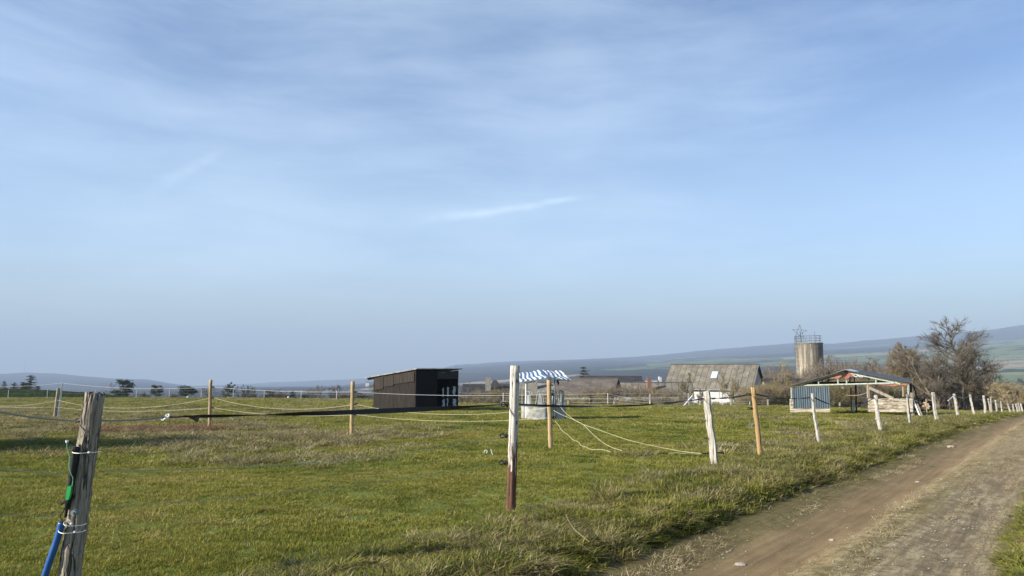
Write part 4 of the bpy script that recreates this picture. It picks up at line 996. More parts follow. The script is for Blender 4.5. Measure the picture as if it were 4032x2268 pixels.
def logw(x0, x1, ys, d=0, sd=1):
    r = rng(sd)
    for i in range(len(ys)-1):
        b = MB(); a = bp(x0, (ys[i]+ys[i+1])/2, d); c_ = bp(x1, (ys[i]+ys[i+1])/2+1, d); h = (bp(x0, ys[i]).z-bp(x0, ys[i+1]).z)
        k_ = 9; prev = None
        for t in range(k_+1):
            p = a.lerp(c_, t/k_); up_ = .5*h*r.uniform(.80, .97); lo_ = .5*h*r.uniform(.80, .97); f_ = r.uniform(.07, .10)
            cur = [p+Vector((0, -f_, -lo_)), p+Vector((0, .1, -lo_)), p+Vector((0, .1, up_)), p+Vector((0, -f_, up_))]
            if prev:
                for j_ in range(4): b.quad(prev[j_], cur[j_], cur[(j_+1) % 4], prev[(j_+1) % 4])
            else: b.quad(*cur)
            prev = cur
        b.quad(*prev[::-1]); b.build('log', M['logs'], barn)
logw(1470, 2145, [548, 600, 650, 708, 765], 0, 1); logw(250, 860, [706, 765], -.03, 2); 
logw(243, 283, [560, 592, 628, 668, 706], .05, 3)
b = MB(); b.box(bp(2148, 650, .1), (.12, .16, 1.35)); b.build('post', M['timber'], barn)
# side of the barn: low wall running back
b = MB(); a = bp(2150, 600, .2); c_ = bp(2150, 600, DEP); gq = gB
b.hexa([Vector((a.x, a.y, gq-.2)), Vector((a.x+.06, a.y, gq-.2)), Vector((c_.x+.06, c_.y, gq-.3)), Vector((c_.x, c_.y, gq-.3)), Vector((a.x, a.y, gq+1.0)), Vector((a.x+.06, a.y, gq+1.0)), Vector((c_.x+.06, c_.y, gq+.8)), Vector((c_.x, c_.y, gq+.8))]); b.build('side_boards', M['soot'], barn)
# rags of red tarp under the ridge and along the beam
def rag(top, bottom, d=-.04):
    b = MB(); n_ = len(top); T = [bp(x, y, d) for x, y in top]; B_ = [bp(x, y, d-.03) for x, y in bottom]
    for i in range(n_-1):
        b.quad(B_[i], B_[i+1], T[i+1], T[i]); o_ = Vector((0, .01, 0)); b.quad(T[i]+o_, T[i+1]+o_, B_[i+1]+o_, B_[i]+o_)
    return b.build('torn_tarp', M['redtarp'], barn)
rag([(865, 222), (920, 205), (985, 182), (1050, 160), (1100, 140), (1160, 145), (1210, 165), (1250, 185)], [(880, 240), (930, 238), (980, 245), (1020, 222), (1060, 200), (1120, 262), (1165, 215), (1240, 200)])
rag([(1440, 318), (1500, 320), (1600, 326), (1700, 332), (1800, 335), (1900, 330), (2000, 322), (2065, 315)], [(1445, 345), (1510, 328), (1600, 332), (1700, 342), (1800, 350), (1870, 362), (1920, 340), (2070, 345)])
rr0 = rng(4)
b = MB()
for (x0, y0, x1, y1) in ((1230, 190, 1290, 205), (1290, 185, 1380, 212)):
    b.tube(sagline(bp(x0, y0, -.05), bp(x1, y1, -.05), .05, 8), .02, 5)
b.build('plastic_strip', M['white'], barn)
b = MB(); b.tube(sagline(bp(900, 455, .5), bp(1060, 485, 1), .05, 8), .008, 4); b.tube(sagline(bp(1060, 485, 1), bp(1445, 455, 0), .15, 12), .008, 4); b.build('line', M['rope'], barn)
b = MB()
for i in range(7): x = 1070+i*37; b.tube(sagline(bp(x, 488, .9), bp(x+34, 490-(i > 4)*8, .9), .09, 5), .018, 5)
b.build('rag_garland', M['redtarp'], barn)
b = MB(); b.box(bp(1058, 392, .4), (.1, .03, .1)); b.build('hanging_tag', M['white'], barn)
b = MB(); q = onground(c6(1237, 700)[0], 47.5); b.box(q+Vector((0, 0, .35)), (.09, .09, .9)); tag(b.build('marker_post', M['white'], loc=q), 'short white post behind the middle of the open barn', 'post')
# wood pile and leaning boards to the right of the barn
wp = thing('wood_pile', onground(c6(2330, 740)[0], 45.2), 'untidy pile of cut firewood and scrap beside the open barn', 'wood pile')
r = rng(77)
for i in range(30):
    x = r.uniform(2215, 2425); hgt_ = r.random(); y = 745-(150*hgt_)*(1-abs((x-2310)/240)**2)
    p = bp(x, y, r.uniform(.6, 2.0)); L = r.uniform(.3, .9); a = r.uniform(-.5, .5); dv = Vector((math.cos(a)*L/2, math.sin(a)*L/2, r.uniform(-.1, .1)))
    b = MB(); b.tube([p-dv, p+dv], r.uniform(.05, .09), 7); b.build('log', M['bark'] if r.random() < .55 else M['soot'], wp)
for i in range(12):
    p = bp(r.uniform(2230, 2430), r.uniform(590, 725), .5); b = MB(); b.tube([p, p+Vector((.02, .25, 0))], r.uniform(.04, .065), 8); b.build('cut_end', M['sawn'], wp)
b = MB(); b.box(bp(2380, 665, .5)-Vector((0, 0, .2)), (.05, .05, 1.15)); b.build('stake', M['timber'], wp)
b = MB(); b.box(bp(2330, 690, .45), (.5, .05, .04)); b.box(bp(2330, 720, .45), (.5, .05, .04)); b.build('slat', M['timber'], wp)
for (x0, y0, x1, y1, mk, i, lab) in ((2170, 580, 2262, 752, 'white', 0, 'pale board leaning against the right end of the barn, left one'), (2230, 640, 2300, 752, 'timber', 1, 'thin pale board leaning beside the wood pile, right one')):
    a = bp(x0, y0, .2); c_ = bp(x1, y1, -.25); c_.z = G(c_.x, c_.y); b = MB(); b.beam(c_, a, .07, .03); tag(b.build('leaning_board', M[mk], loc=c_), lab, 'board')

# ------------------------------------------------------------------ silo and star
YS = 150.0; sc = at(810.6, 380, YS); sr = 2.58; stz = at(810, 343.6, YS).z; sgz = G(sc.x, YS)
m, n = mat_new('stained concrete'); oc = n.new('ShaderNodeTexCoord').outputs['Object']
sp = n.new('ShaderNodeSeparateXYZ', {0: oc}); ang = n.math('ARCTAN2', sp.outputs[1], sp.outputs[0])
cy = n.new('ShaderNodeCombineXYZ', {0: n.math('MULTIPLY', ang, 2.58), 1: sp.outputs[2], 2: 0.0}).outputs[0]
st1 = n.noise(n.scalev(cy, (1.3, .09, 1)), 1.5, 5, .65); blo = n.noise(cy, .5, 4, .6)
topd = n.maprange(sp.outputs[2], 6.5, 14.5)
c = n.ramp(blo, [(.3, (.30, .26, .19)), (.7, (.42, .37, .28))])
c = n.mix(n.math('MULTIPLY', n.maprange(n.math('ADD', st1, n.math('MULTIPLY', topd, .16)), .52, .66), .8), c, (.11, .095, .08))
br = n.new('ShaderNodeTexBrick', {'Vector': cy, 'Scale': 1.0, 'Mortar Size': .035, 'Brick Width': 1.35, 'Row Height': 1.8}); br.offset = 0
c = n.mix(n.math('MULTIPLY', br.outputs['Fac'], .45), c, (.12, .10, .08)); finish(n, c, .95, 0, st1, .3, .02, .1)
silo = thing('silo', (sc.x, YS, sgz), 'round stained concrete silo with railing and ladder', 'silo')
b = MB(); b.tube([(sc.x, YS, sgz-1), (sc.x, YS, stz-.6), (sc.x, YS, stz)], [sr, sr, sr-.03], 48, True); b.build('tower', m, silo, False)
b = MB(); r = rng(8)
for i in range(48): a = 2*math.pi*i/48; b.box((sc.x+(sr-.05)*math.cos(a), YS+(sr-.05)*math.sin(a), stz+.02), (.25, .4, r.uniform(.05, .3)), a)
b.build('crumbling_rim', simple('rim concrete', (.14, .12, .10), (.26, .23, .18), 3, .9), silo)
b = MB(); rr_r = sr-.08
for zl in (.55, 1.05, 1.55): b.tube([(sc.x-.25+rr_r*math.cos(a), YS+rr_r*math.sin(a), stz+zl) for a in [i*2*math.pi/28 for i in range(29)]], .04, 5, False)
for i in range(14): a = 2*math.pi*i/14; b.tube([(sc.x-.25+rr_r*math.cos(a), YS+rr_r*math.sin(a), stz-.1), (sc.x-.25+rr_r*math.cos(a), YS+rr_r*math.sin(a), stz+1.6)], .04, 5)
b.tube([(sc.x+.4, YS-2, stz), (sc.x+.4, YS-2, stz+2.5)], .04, 5); b.build('railing', M['steel'], silo)
b = MB(); lx0 = sc.x-sr-.45
for dx in (0, .5): b.tube([(lx0+dx, YS-.3, stz-7.2), (lx0+dx, YS-.3, stz+1.3)], .035, 5)
for i in range(26): z = stz-7.1+i*.33; b.tube([(lx0, YS-.3, z), (lx0+.5, YS-.3, z)], .025, 4)
for i in range(9): z = stz-6+i*.85; b.tube([(lx0+.25+.38*math.cos(a)-.05, YS-.3-.45*math.sin(a), z) for a in (0, .6, 1.2, 1.8, 2.4, 3.14)], .025, 4)
for z in (stz-5, stz-1.2): b.tube([(lx0-.35, YS-.3, z), (lx0+.9, YS-.3, z)], .035, 4)
b.build('ladder', M['steel'], silo)
stc = at(799.6, 332.2, YS-1.2); SR = 1.52
star = thing('star_ornament', (stc.x+.15, YS-1.2, stz), 'large open five pointed star frame standing on the concrete silo', 'star')
ptsS = [stc+Vector((SR*math.sin(R(72*i+3)), 0, SR*math.cos(R(72*i+3)))) for i in range(5)]
b = MB()
for i in range(5): b.beam(ptsS[i], ptsS[(i+2) % 5], .075, .075)
b.build('star_frame', M['steel'], star)
b = MB(); b.tube([(stc.x+.35, YS-1.2, stz-.1), (stc.x+.1, YS-1.2, stc.z+.2)], .06, 6); b.build('mast', M['dark'], star)

# ------------------------------------------------------------------ village houses
def roofmat(name, c1, c2, moss, seam=1.15, scale=1.0, lines=.5, flip=False):
    m, n = mat_new(name); oc = n.new('ShaderNodeUVMap', uv_map='roof').outputs[0]; s = n.new('ShaderNodeSeparateXYZ', {0: oc})
    a = n.noise(oc, .9, 5, .7); f = n.noise(oc, 4, 4, .7); patch = n.new('ShaderNodeSeparateColor', {0: n.new('ShaderNodeTexVoronoi', {'Vector': oc, 'Scale': .9}, distance='CHEBYCHEV').outputs['Color']}).outputs[0]
    c = n.ramp(a, [(.3, c1), (.65, c2)]); c = n.mix(n.maprange(f, .58, .68), c, moss); c = n.mix(1, c, n.ramp(patch, [(0, (.78, .78, .78)), (1, (1.2, 1.2, 1.2))]), 'MULTIPLY')
    ln = n.math('LESS_THAN', n.math('FRACT', n.math('DIVIDE', s.outputs[0], seam)), .09); rw = n.math('LESS_THAN', n.math('FRACT', n.math('DIVIDE', s.outputs[1], .32)), .2)
    c = n.mix(n.math('MULTIPLY', ln, lines), c, (.045, .04, .035)); c = n.mix(n.math('MULTIPLY', rw, .22), c, (.04, .035, .03))
    finish(n, c, .95, 0, f, .5, .05, .1); return m
def quad_uv(b, uvs, p, u, v):
    b.quad(*p); uvs.extend([(0, 0), (u, 0), (u, v), (0, v)])
def roofpart(parent, quads, mat, th=.12, name='roof'):
    """quads: list of (e0, e1, r1, r0) eave to ridge"""
    b = MB(); uvs = []
    for q in quads:
        q = [Vector(p) for p in q]; U = (q[1]-q[0]).length; V_ = (q[3]-q[0]).length
        off = Vector((0, 0, -th)); t_ = [p+off for p in q]
        b.quad(*q); uvs += [(0, 0), (U, 0), (U, V_), (0, V_)]
        b.quad(t_[3], t_[2], t_[1], t_[0]); uvs += [(0, 0)]*4
        for i in range(4): j = (i+1) % 4; b.quad(q[j], q[i], t_[i], t_[j]); uvs += [(0.5, 0.1)]*4
    o = b.build(name, mat, parent); l = o.data.uv_layers.new(name='roof'); l.data.foreach_set('uv', np.array(uvs, np.float32).ravel()); return o
def house(name, F0, L, Lv, Wd, ze, zr_, zg, label, wallm, roofm, over=.4, cat='house'):
    """F0 front right corner, Lv unit vector along the eaves (to the left), Wd depth"""
    F0 = Vector((F0[0], F0[1], 0)); Lv = Vector(Lv).normalized(); Wv = Vector((Lv.y, -Lv.x, 0))
    if Wv.y < 0: Wv = -Wv
    a = F0; b_ = F0+Lv*L; c_ = b_+Wv*Wd; d = F0+Wv*Wd; Z = lambda p, z: Vector((p.x, p.y, z))
    root = thing(name, Z((a+c_)/2, zg), label, cat)
    b = MB(); mr = a.lerp(d, .5); ml = b_.lerp(c_, .5)
    b.quad(Z(b_, zg), Z(a, zg), Z(a, ze), Z(b_, ze)); b.quad(Z(d, zg), Z(c_, zg), Z(c_, ze), Z(d, ze))
    for p, q, mm in ((a, d, mr), (c_, b_, ml)): b.add([Z(p, zg), Z(q, zg), Z(q, ze), Z(mm, zr_-.1), Z(p, ze)], [(0, 1, 2, 3, 4)])
    b.build('wall', wallm, root)
    sl = (zr_-ze)/(Wd/2); o1 = -Lv*over; o2 = Lv*over; dn = Wv*over
    e = [Z(a+o1-dn, ze-sl*over+.12), Z(b_+o2-dn, ze-sl*over+.12), Z(ml+o2, zr_+.12), Z(mr+o1, zr_+.12)]
    e2_ = [Z(c_+o2+dn, ze-sl*over+.12), Z(d+o1+dn, ze-sl*over+.12), Z(mr+o1, zr_+.12), Z(ml+o2, zr_+.12)]
    rf = roofpart(root, [(e[1], e[0], e[3], e[2]), (e2_[1], e2_[0], e2_[3], e2_[2])], roofm)
    b = MB(); b.tube([e[3], e[2]], .13, 6); b.build('ridge', M['cone'], rf)
    b = MB(); b.tube([e[0]-Vector((0, 0, .1)), e[1]-Vector((0, 0, .1))], .09, 6); b.build('gutter', M['zinc'], root)
    return root, rf, (a, b_, c_, d, Wv, Lv, sl)
def zy(py, Yd): return CAMZ+ray(512, py)[1]*Yd
RM1 = roofmat('mossy slab roof', (.12, .108, .085), (.20, .18, .14), (.32, .30, .25), 1.15, lines=.8)
RM2 = roofmat('brown grey slate roof', (.09, .077, .066), (.145, .125, .107), (.19, .17, .145), 2.5, lines=.15)
RM3 = roofmat('dark slate roof', (.028, .028, .031), (.055, .054, .056), (.08, .08, .077), 1.6, lines=.2)
RM4 = roofmat('rubbly old roof', (.13, .12, .10), (.26, .24, .20), (.36, .34, .30), .9, lines=.35)
RM5 = roofmat('dark brown roof', (.04, .032, .028), (.075, .06, .05), (.09, .075, .06), 2.2, lines=.2)
# big barn-like house
H6, rf, (a, b_, c_, d, Wv, Lv, slp) = house('farm_building', (44.8, 140), 16.6, (-.86, .51, 0), 10.6, zy(387.9, 141)-.05, zy(364.9, 146.5), -9.5, 'large white farm building with a mossy grey slab roof and a skylight', M['whitewash'], RM1, .5, 'farm building')
def onroof(u, v, lift=.16):
    """u 0..1 along eaves from the right, v 0..1 up the slope"""
    p = (a.lerp(b_, u))+Wv*(v*5.3); return Vector((p.x, p.y, zy(387.9, 141)-.05+slp*5.3*v+lift))
b = MB(); q = [onroof(.42, .38), onroof(.49, .38), onroof(.49, .66), onroof(.42, .66)]; b.hexa([p for p in q]+[p+Vector((0, -.05, .06)) for p in q]); b.build('skylight', simple('skylight pane', (.42, .52, .58), (.5, .6, .66), 2, .15, spec=.6), rf)
b = MB(); q = onroof(.36, -.02, -.1); b.tube([Vector((q.x, q.y-.5, zy(398, 139))), Vector((q.x-.1, q.y-.5, zy(373.5, 139)))], .07, 6); tag(b.build('flag_pole', M['zinc'], loc=(q.x, q.y-.5, zy(398, 139))), 'thin pale pole standing in front of the mossy roof', 'pole')
b = MB(); q = a.lerp(b_, .82); b.box((q.x, q.y-.04, zy(393, 140)), (.9, .06, 2.0), math.atan2(Lv.y, Lv.x)); b.build('door', M['cone'], H6)
# long low building joined on its left
H5, rf5, g5 = house('long_building', (30.6, 127), 15.5, (-.985, .17, 0), 8, zy(397.2, 127), zy(383.3, 131), -9.5, 'long low building with a lichen spotted roof and a short brick chimney', M['whitewash'], RM1, .4, 'building')
q = at(649.5, 384, 129); b = MB(); b.box((q.x, 129.5, zy(383.0, 129.5)), (.6, .6, 1.9)); b.build('chimney', M['brick'], rf5)
H4, rf4, g4 = house('house', (23.8, 140), 9.6, (-.99, .12, 0), 9.5, zy(383.6, 140), zy(376.7, 145), -9.5, 'house with a low dark slate roof in front of a tall spruce', M['stone'], RM3, .8)
H3, rf3, g3 = house('house', (15.6, 118), 9.4, (-.96, .28, 0), 12, zy(396.5, 118), zy(379.2, 124), -9, 'house with a wide steep grey brown roof behind the hay feeder', M['stone'], RM2, .4)
H2, rf2, g2 = house('house', (8.4, 126), 7.6, (-.99, .1, 0), 9, zy(396, 124), zy(383.8, 128), -9, 'house with a rubbly patched roof directly behind the hay feeder', M['stone'], RM4, .4)
for px, w_, hh in ((535, 1.0, 2.6), (559, .7, 2.2)):
    q = at(px, 384, 128); b = MB(); b.box((q.x, 128.8, zy(384.5, 126)), (w_*.9, .7, hh)); b.build('chimney', M['stone'], rf2)
H1, rf1, g1_ = house('house', (-.8, 128), 7.8, (-1, .03, 0), 9, zy(395, 128), zy(385.2, 132), -9, 'low dark roofed house just right of the shed with a stone chimney', M['stone'], RM3, .3)
q = at(488, 384, 129); b = MB(); b.box((q.x, 130, zy(384.2, 130)), (.95, .8, 2.4)); b.build('chimney', M['stone'], rf1)
H7, rf7, g7 = house('farm_building', (62, 128), 17.4, (-1, .02, 0), 8, zy(392, 128), zy(379.6, 132), -9.5, 'long dark brown roofed farm building in front of the silo', M['stone'], RM5, .3, 'farm building')
q = at(495, 383.5, 120); b = MB()
b.tube([q-Vector((0, 0, 6)), q], .05, 6); b.tube([q+Vector((0, 0, .0)), q+Vector((0, -.06, 0))], .55, 16); tag(b.build('satellite_dish', M['cone'], loc=q-Vector((0, 0, 6))), 'dark round satellite dish beside the tall bleached post', 'satellite dish')
# white garden wall bits between hedge and paddock
for (p0, p1, zt0, lab) in ((474, 514, 401.2, 'low whitish wall low behind the paddock, left of the tall bleached post'), (552, 590, 397.6, 'pale wall behind the hay feeder, seen through bare twigs'), (614, 679, 397.5, 'long white slatted wall left of the large white farm building')):
    Yw = 90; k = 60 if p0 > 600 else 26; root = thing('garden_wall', at(p0, 404, Yw), lab, 'wall'); b = MB(); r = rng(int(p0))
    for i in range(k):
        x0 = p0+(p1-p0)*i/k; xx = at(x0, 400, Yw); ww = (p1-p0)/k/F*Yw; zt_ = zy(zt0+r.uniform(-.2, .2), Yw); b.box((xx.x+ww/2, Yw, (zt_-4.2)/2), (ww*r.uniform(.45, .8), .12, zt_+4.2))
    b.build('wall', M['whitewash'], root)

# ------------------------------------------------------------------ electric fence at the crest
def efence(name, pts, hs_, label, wires=(1.0, .55), wm='wtape', pr=.035, lean=0):
    root = thing(name, pts[0], label, 'fence'); k = len(pts); H = hs_
    for i, p in enumerate(pts): b = MB(); b.tube([p-Vector((0, 0, .3)), p+Vector((lean*.5, 0, H[i]))], pr, 6); b.build('post', M['wtape'], root)
    for f in wires:
        b = MB()
        for i in range(k-1): b.tube(sagline(pts[i]+Vector((0, 0, H[i]*f)), pts[i+1]+Vector((0, 0, H[i+1]*f)), .05, 6), .008, 3)
        b.build('wire', M[wm], root)
    return root
def og(px, Yd): return onground(px, Yd)
efence('electric_fence', [og(p, y) for p, y in ((-25, 104), (8, 106), (47, 108), (95, 109), (136, 109.5), (169, 110), (201, 110), (233, 110), (264, 109), (301, 105), (336.5, 100), (375.5, 94), (420, 88), (457.8, 82), (503.2, 79))], [1.25]*15, 'white electric fence along the far crest of the paddock', (.96, .62), 'greyrope', .036)
efence('electric_fence', [og(p, y) for p, y in ((503.2, 79), (540, 77), (607.9, 74), (650, 73), (700, 73), (750, 73))], [1.25, 1.2, 1.25, .5, .5, .5], 'electric fence with slack wires in front of the bare hedge', (.96, .6, .3), 'rope', .03)
rf_ = thing('wire_fence', og(560, 75), 'old wire fence of short pale posts below the white farm building', 'fence'); pp = [og(p, y) for p, y in ((568, 75.5), (614, 75.5), (650, 75.5), (688.8, 75.5), (731, 75.5), (768, 76), (800, 77), (840, 80), (880, 84), (950, 92), (989, 97))]
hh = [.5, .5, 1.2, 1.3, .75, .75, .7, .7, .9, 1.5, 1.5]
for i, p in enumerate(pp): b = MB(); b.box(p+Vector((0, 0, hh[i]/2-.1)), (.13, .1, hh[i]+.2)); b.build('post', M['oak'], rf_)
for z in (.35, .65, .95, 1.25):
    b = MB()
    for i in range(len(pp)-1): b.tube(sagline(pp[i]+Vector((0, 0, z)), pp[i+1]+Vector((0, 0, z)), .06, 5), .012, 3)
    b.build('wire', M['greyrope'], rf_)
a = og(682, 72); b = MB(); a0 = at(683.3, 406.6, 71); a1 = at(692.5, 395.5, 74); b.beam(a0, a1, .09, .09); tag(b.build('leaning_pole', M['white'], loc=a0), 'white pole leaning at a slant left of the first split post', 'pole')
for (px, Yd) in ((187.5, 112), (288.2, 108)):
    q = og(px, Yd); b = MB(); b.tube([q-Vector((0, 0, .1)), q+Vector((0, 0, .1)), q+Vector((0, 0, .3)), q+Vector((0, 0, .38))], [.13, .15, .13, .06], 10)
    tag(b.build('bucket', M['white'], loc=q), 'small white tub on the crest below the leaning pine' if px < 200 else 'small white tub on the crest left of the small dark conifer', 'tub')
# frayed white tape scrap on the grass
cp1 = lambda x, y: at(*p40(1300+x/3.623, 1400+y/3.623), 14.2)
sc1 = [cp1(2195, 1385), cp1(2205, 1355), cp1(2230, 1350), cp1(2242, 1372), cp1(2225, 1392)]; b = MB(); 
for p in sc1: p.z = max(p.z, G(p.x, p.y)+.02)
b.tube(smoothpath(sc1), .006, 5); tag(b.build('tape_scrap', M['white'], loc=sc1[0]), 'curled white scrap of cord on the grass, left piece by the tall post', 'scrap')
sc2 = [cp1(2293, 1335), cp1(2300, 1365), cp1(2308, 1392), cp1(2316, 1415)]; b = MB(); b.tube(smoothpath(sc2), .007, 5); tag(b.build('tape_scrap', M['white'], loc=sc2[0]), 'straight white scrap of cord on the grass, right piece by the tall post', 'scrap')
# stalks and stones by the track
for i, (pp_, lab) in enumerate([(((1660, 955), (1750, 1005), (1850, 1020), (2055, 1078)), 'long dry stalk lying from the verge onto the track, bottom of the photo'),
    (((845, 580), (870, 640), (940, 740), (1085, 860)), 'broken dry stalk standing in the verge grass below the tall post'),
    (((945, 855), (1000, 890), (1100, 955)), 'short dry stalk fallen in the verge grass')]):
    ps = [at(*p40(1900+x/2.576, 1800+y/2.576), 5.2) for x, y in pp_]
    ps = []
    for x, y in pp_:
        q = G40(1900+x/2.576, 1800+y/2.576, .05 if i == 0 else .17); ps.append(q)
    b = MB(); b.tube(smoothpath(ps), .0035, 5); tag(b.build('dry_stalk', M['dry'], loc=ps[0]), lab, 'stalk')
for i, (x, y, s_c, lab) in enumerate(((4032*.0+2600+565/1.799, 1700+965/1.799, .055, 'flat pale stone on the track near the bottom of the photo'), (2600+2060/1.799, 1700+113/1.799, .10, 'pale stone at the left edge of the track far up the lane'), (2600+1215/1.799, 1700+762/1.799, .03, 'small pale stone in the middle of the track'), (2600+1822/1.799, 1700+357/1.799, .045, 'pale stone on the tan crown of the track'))):
    q = G40(x, y, .04); q.z = float(road_z(q.x, q.y)); r = rng(500+i); b = MB(); n_ = 9
    vs = [q+Vector((math.cos(6.283*j/n_)*rd*s_c*r.uniform(.8, 1.4), math.sin(6.283*j/n_)*rd*s_c*r.uniform(.5, .9), h*s_c)) for h, rd in ((-.2, .9), (.2, 1), (.45, .6)) for j in range(n_)]
    b.add(vs, [(k_*n_+j, k_*n_+(j+1) % n_, (k_+1)*n_+(j+1) % n_, (k_+1)*n_+j) for k_ in range(2) for j in range(n_)]+[tuple(2*n_+j for j in range(n_))])
    tag(b.build('stone', simple('pale stone', (.26, .22, .17), (.40, .35, .29), 12, .9), loc=q), lab, 'stone', 'stones on the track')

# ------------------------------------------------------------------ trees
def bare_tree(seed, H, spread, tr, stems=1, n1=11, n2=9, n3=8, n4=4, tw=.016, up=.35, first=.2, dens=1.0, conical=0, ang=(.7, 1.15)):
    """returns (trunk MB, crown MB) at the origin"""
    r = rng(seed); T = MB(); K = MB()
    def grow(p, d, L, rad, segs, jit, trop):
        pts = [p.copy()]; q = p.copy(); dd = d.normalized()
        for i in range(segs):
            dd = (dd+Vector((r.gauss(0, jit), r.gauss(0, jit), r.gauss(0, jit)+trop))).normalized(); q = q+dd*L/segs; pts.append(q.copy())
        return pts
    def side(d, ang):
        ax = Vector((r.gauss(0, 1), r.gauss(0, 1), r.gauss(0, 1))); pr_ = (ax-d*ax.dot(d)).normalized()
        return (d*math.cos(ang)+pr_*math.sin(ang)).normalized()
    def strip(pts, rad):
        k = len(pts)
        ax = Vector((r.gauss(0, 1), r.gauss(0, 1), r.gauss(0, .4))).normalized(); vs = []
        for i, p in enumerate(pts):
            w_ = rad*(1-.75*i/(k-1)); d = (pts[min(i+1, k-1)]-pts[max(i-1, 0)]).normalized(); s = d.cross(ax).normalized()*w_; t = d.cross(s).normalized()*w_
            vs += [p+s, p-s*.5+t*.87, p-s*.5-t*.87]
        K.add(vs, [(3*i+j, 3*i+(j+1) % 3, 3*i+3+(j+1) % 3, 3*i+3+j) for i in range(k-1) for j in range(3)])
    for s in range(stems):
        lean = Vector((r.gauss(0, .12 if stems == 1 else .42), r.gauss(0, .12 if stems == 1 else .42), 1)).normalized()
        tp = grow(Vector((r.gauss(0, .1*stems**.5), r.gauss(0, .1*stems**.5), -.3)), lean, H*(.93 if stems == 1 else r.uniform(.6, .95)), tr, 7, .05, .03)
        T.tube(tp, [tr*(1-.88*i/7) for i in range(8)], 7)
        for i in range(n1):
            f = first+(1-first)*((i+r.random())/n1)**1.0; k = min(6, int(f*7)); p = tp[k].lerp(tp[k+1], f*7-k); d = (tp[k+1]-tp[k]).normalized()
            L1 = spread*(1.08-.78*f**1.3 if conical else .55+.45*math.sin(math.pi*min(1, f*.9+.05)))*r.uniform(.75, 1.1); 
            b1 = grow(p, side(d, r.uniform(*ang) if f < .8 else .5), L1, 0, 5, .13, up*.22)
            r1 = tr*(1-.85*f)*.5+.02; T.tube(b1, [r1*(1-.75*j/5) for j in range(6)], 5, False)
            n2_ = max(3, int(n2*(.25+.75*min(1, L1/spread))*(1 if f < .75 else .6)))
            for j in range(n2_):
                g_ = .2+.8*(j+r.random())/n2_; kk = min(4, int(g_*5)); p2 = b1[kk].lerp(b1[kk+1], g_*5-kk); d2 = (b1[kk+1]-b1[kk]).normalized()
                b2 = grow(p2, side(d2, r.uniform(.4, 1.0)), L1*r.uniform(.28, .55)*(1.1-.4*g_), 0, 4, .18, up*.3); strip(b2, max(tw*1.3, r1*.35))
                for m_ in range(int(n3*dens)):
                    h_ = .15+.85*r.random(); k3 = min(3, int(h_*4)); p3 = b2[k3].lerp(b2[k3+1], h_*4-k3); d3 = (b2[k3+1]-b2[k3]).normalized()
                    b3 = grow(p3, side(d3, r.uniform(.3, .95)), L1*r.uniform(.10, .24)+.12, 0, 3, .2, up*.35); strip(b3, tw)
                    for o_ in range(n4):
                        p4 = b3[r.randint(1, 3)]; b4 = grow(p4, side(d3, r.uniform(.3, 1.0)), L1*r.uniform(.04, .12)+.1, 0, 2, .2, up*.3); strip(b4, tw*.75)
    return T, K
def place(name, T, K, loc, rz, sc_, mats, label, cat, group):
    root = thing(name, loc, label, cat, group); root.rotation_euler = (0, 0, rz); root.scale = (sc_,)*3 if not hasattr(sc_, '__len__') else sc_
    for nm, mb, mt in (('trunk', T, mats[0]), ('crown', K, mats[1])):
        if isinstance(mb, MB):
            me = bpy.data.meshes.new(nm); me.from_pydata(mb.v, [], mb.f); me.materials.append(mt); me.update()
        else: me = mb
        o = bpy.data.objects.new(nm, me); C.objects.link(o); o.parent = root
        if nm == 'trunk': T2 = me
        else: K2 = me
    return root, T2, K2
def twigm(name, c1, c2): return simple(name, c1, c2, 1.3, .9, lo=.35, hi=.65, bs=0)
TW = {'olive': twigm('olive twigs', (.13, .105, .045), (.22, .185, .09)), 'red': twigm('reddish twigs', (.13, .098, .068), (.20, .155, .11)),
      'grey': twigm('grey twigs', (.13, .115, .095), (.21, .19, .155)), 'bgrey': twigm('brownish grey twigs', (.095, .075, .055), (.155, .13, .10)), 'redolive': twigm('brownish olive twigs', (.12, .095, .05), (.19, .15, .09)), 'dark': twigm('dark twigs', (.06, .05, .04), (.11, .095, .075)), 'tan': twigm('tan twigs', (.20, .155, .08), (.32, .26, .15))}
BG = 'bare winter trees behind the hedge'
def tree_at(px, top_y, Yd, w_px, seed, tw_, label, stems=1, conical=0, dens=1.0, group=BG, first=.2, up=.35, **kw):
    q = og(px, Yd); q.z = G(q.x, q.y); topz = zy(top_y, Yd); H = topz-q.z; W = w_px/F*Yd/2; q0 = q.copy()
    if group == LG: W *= 1.1; H = min(H, 1.45*(topz-zy(397.5, Yd))); q.z = topz-H
    T, K = bare_tree(seed, H, W*1.02, H*.017+.05, stems, conical=conical, dens=dens, first=first, up=up, **kw)
    if group == LG: T.tube([(0, 0, q0.z-q.z-.3), (0, 0, .2)], .12, 6)
    # fit the crown to the measured height and width
    xs = sorted(v[0] for v in K.v); zs = max(v[2] for v in K.v); wd = xs[int(.992*len(xs))]-xs[int(.008*len(xs))]
    place('bare_tree', T, K, q, 0, (2*W/wd, 2*W/wd, H/zs), (M['bark'], TW[tw_]), label, 'tree', group)
LG = 'trees on the far left skyline'
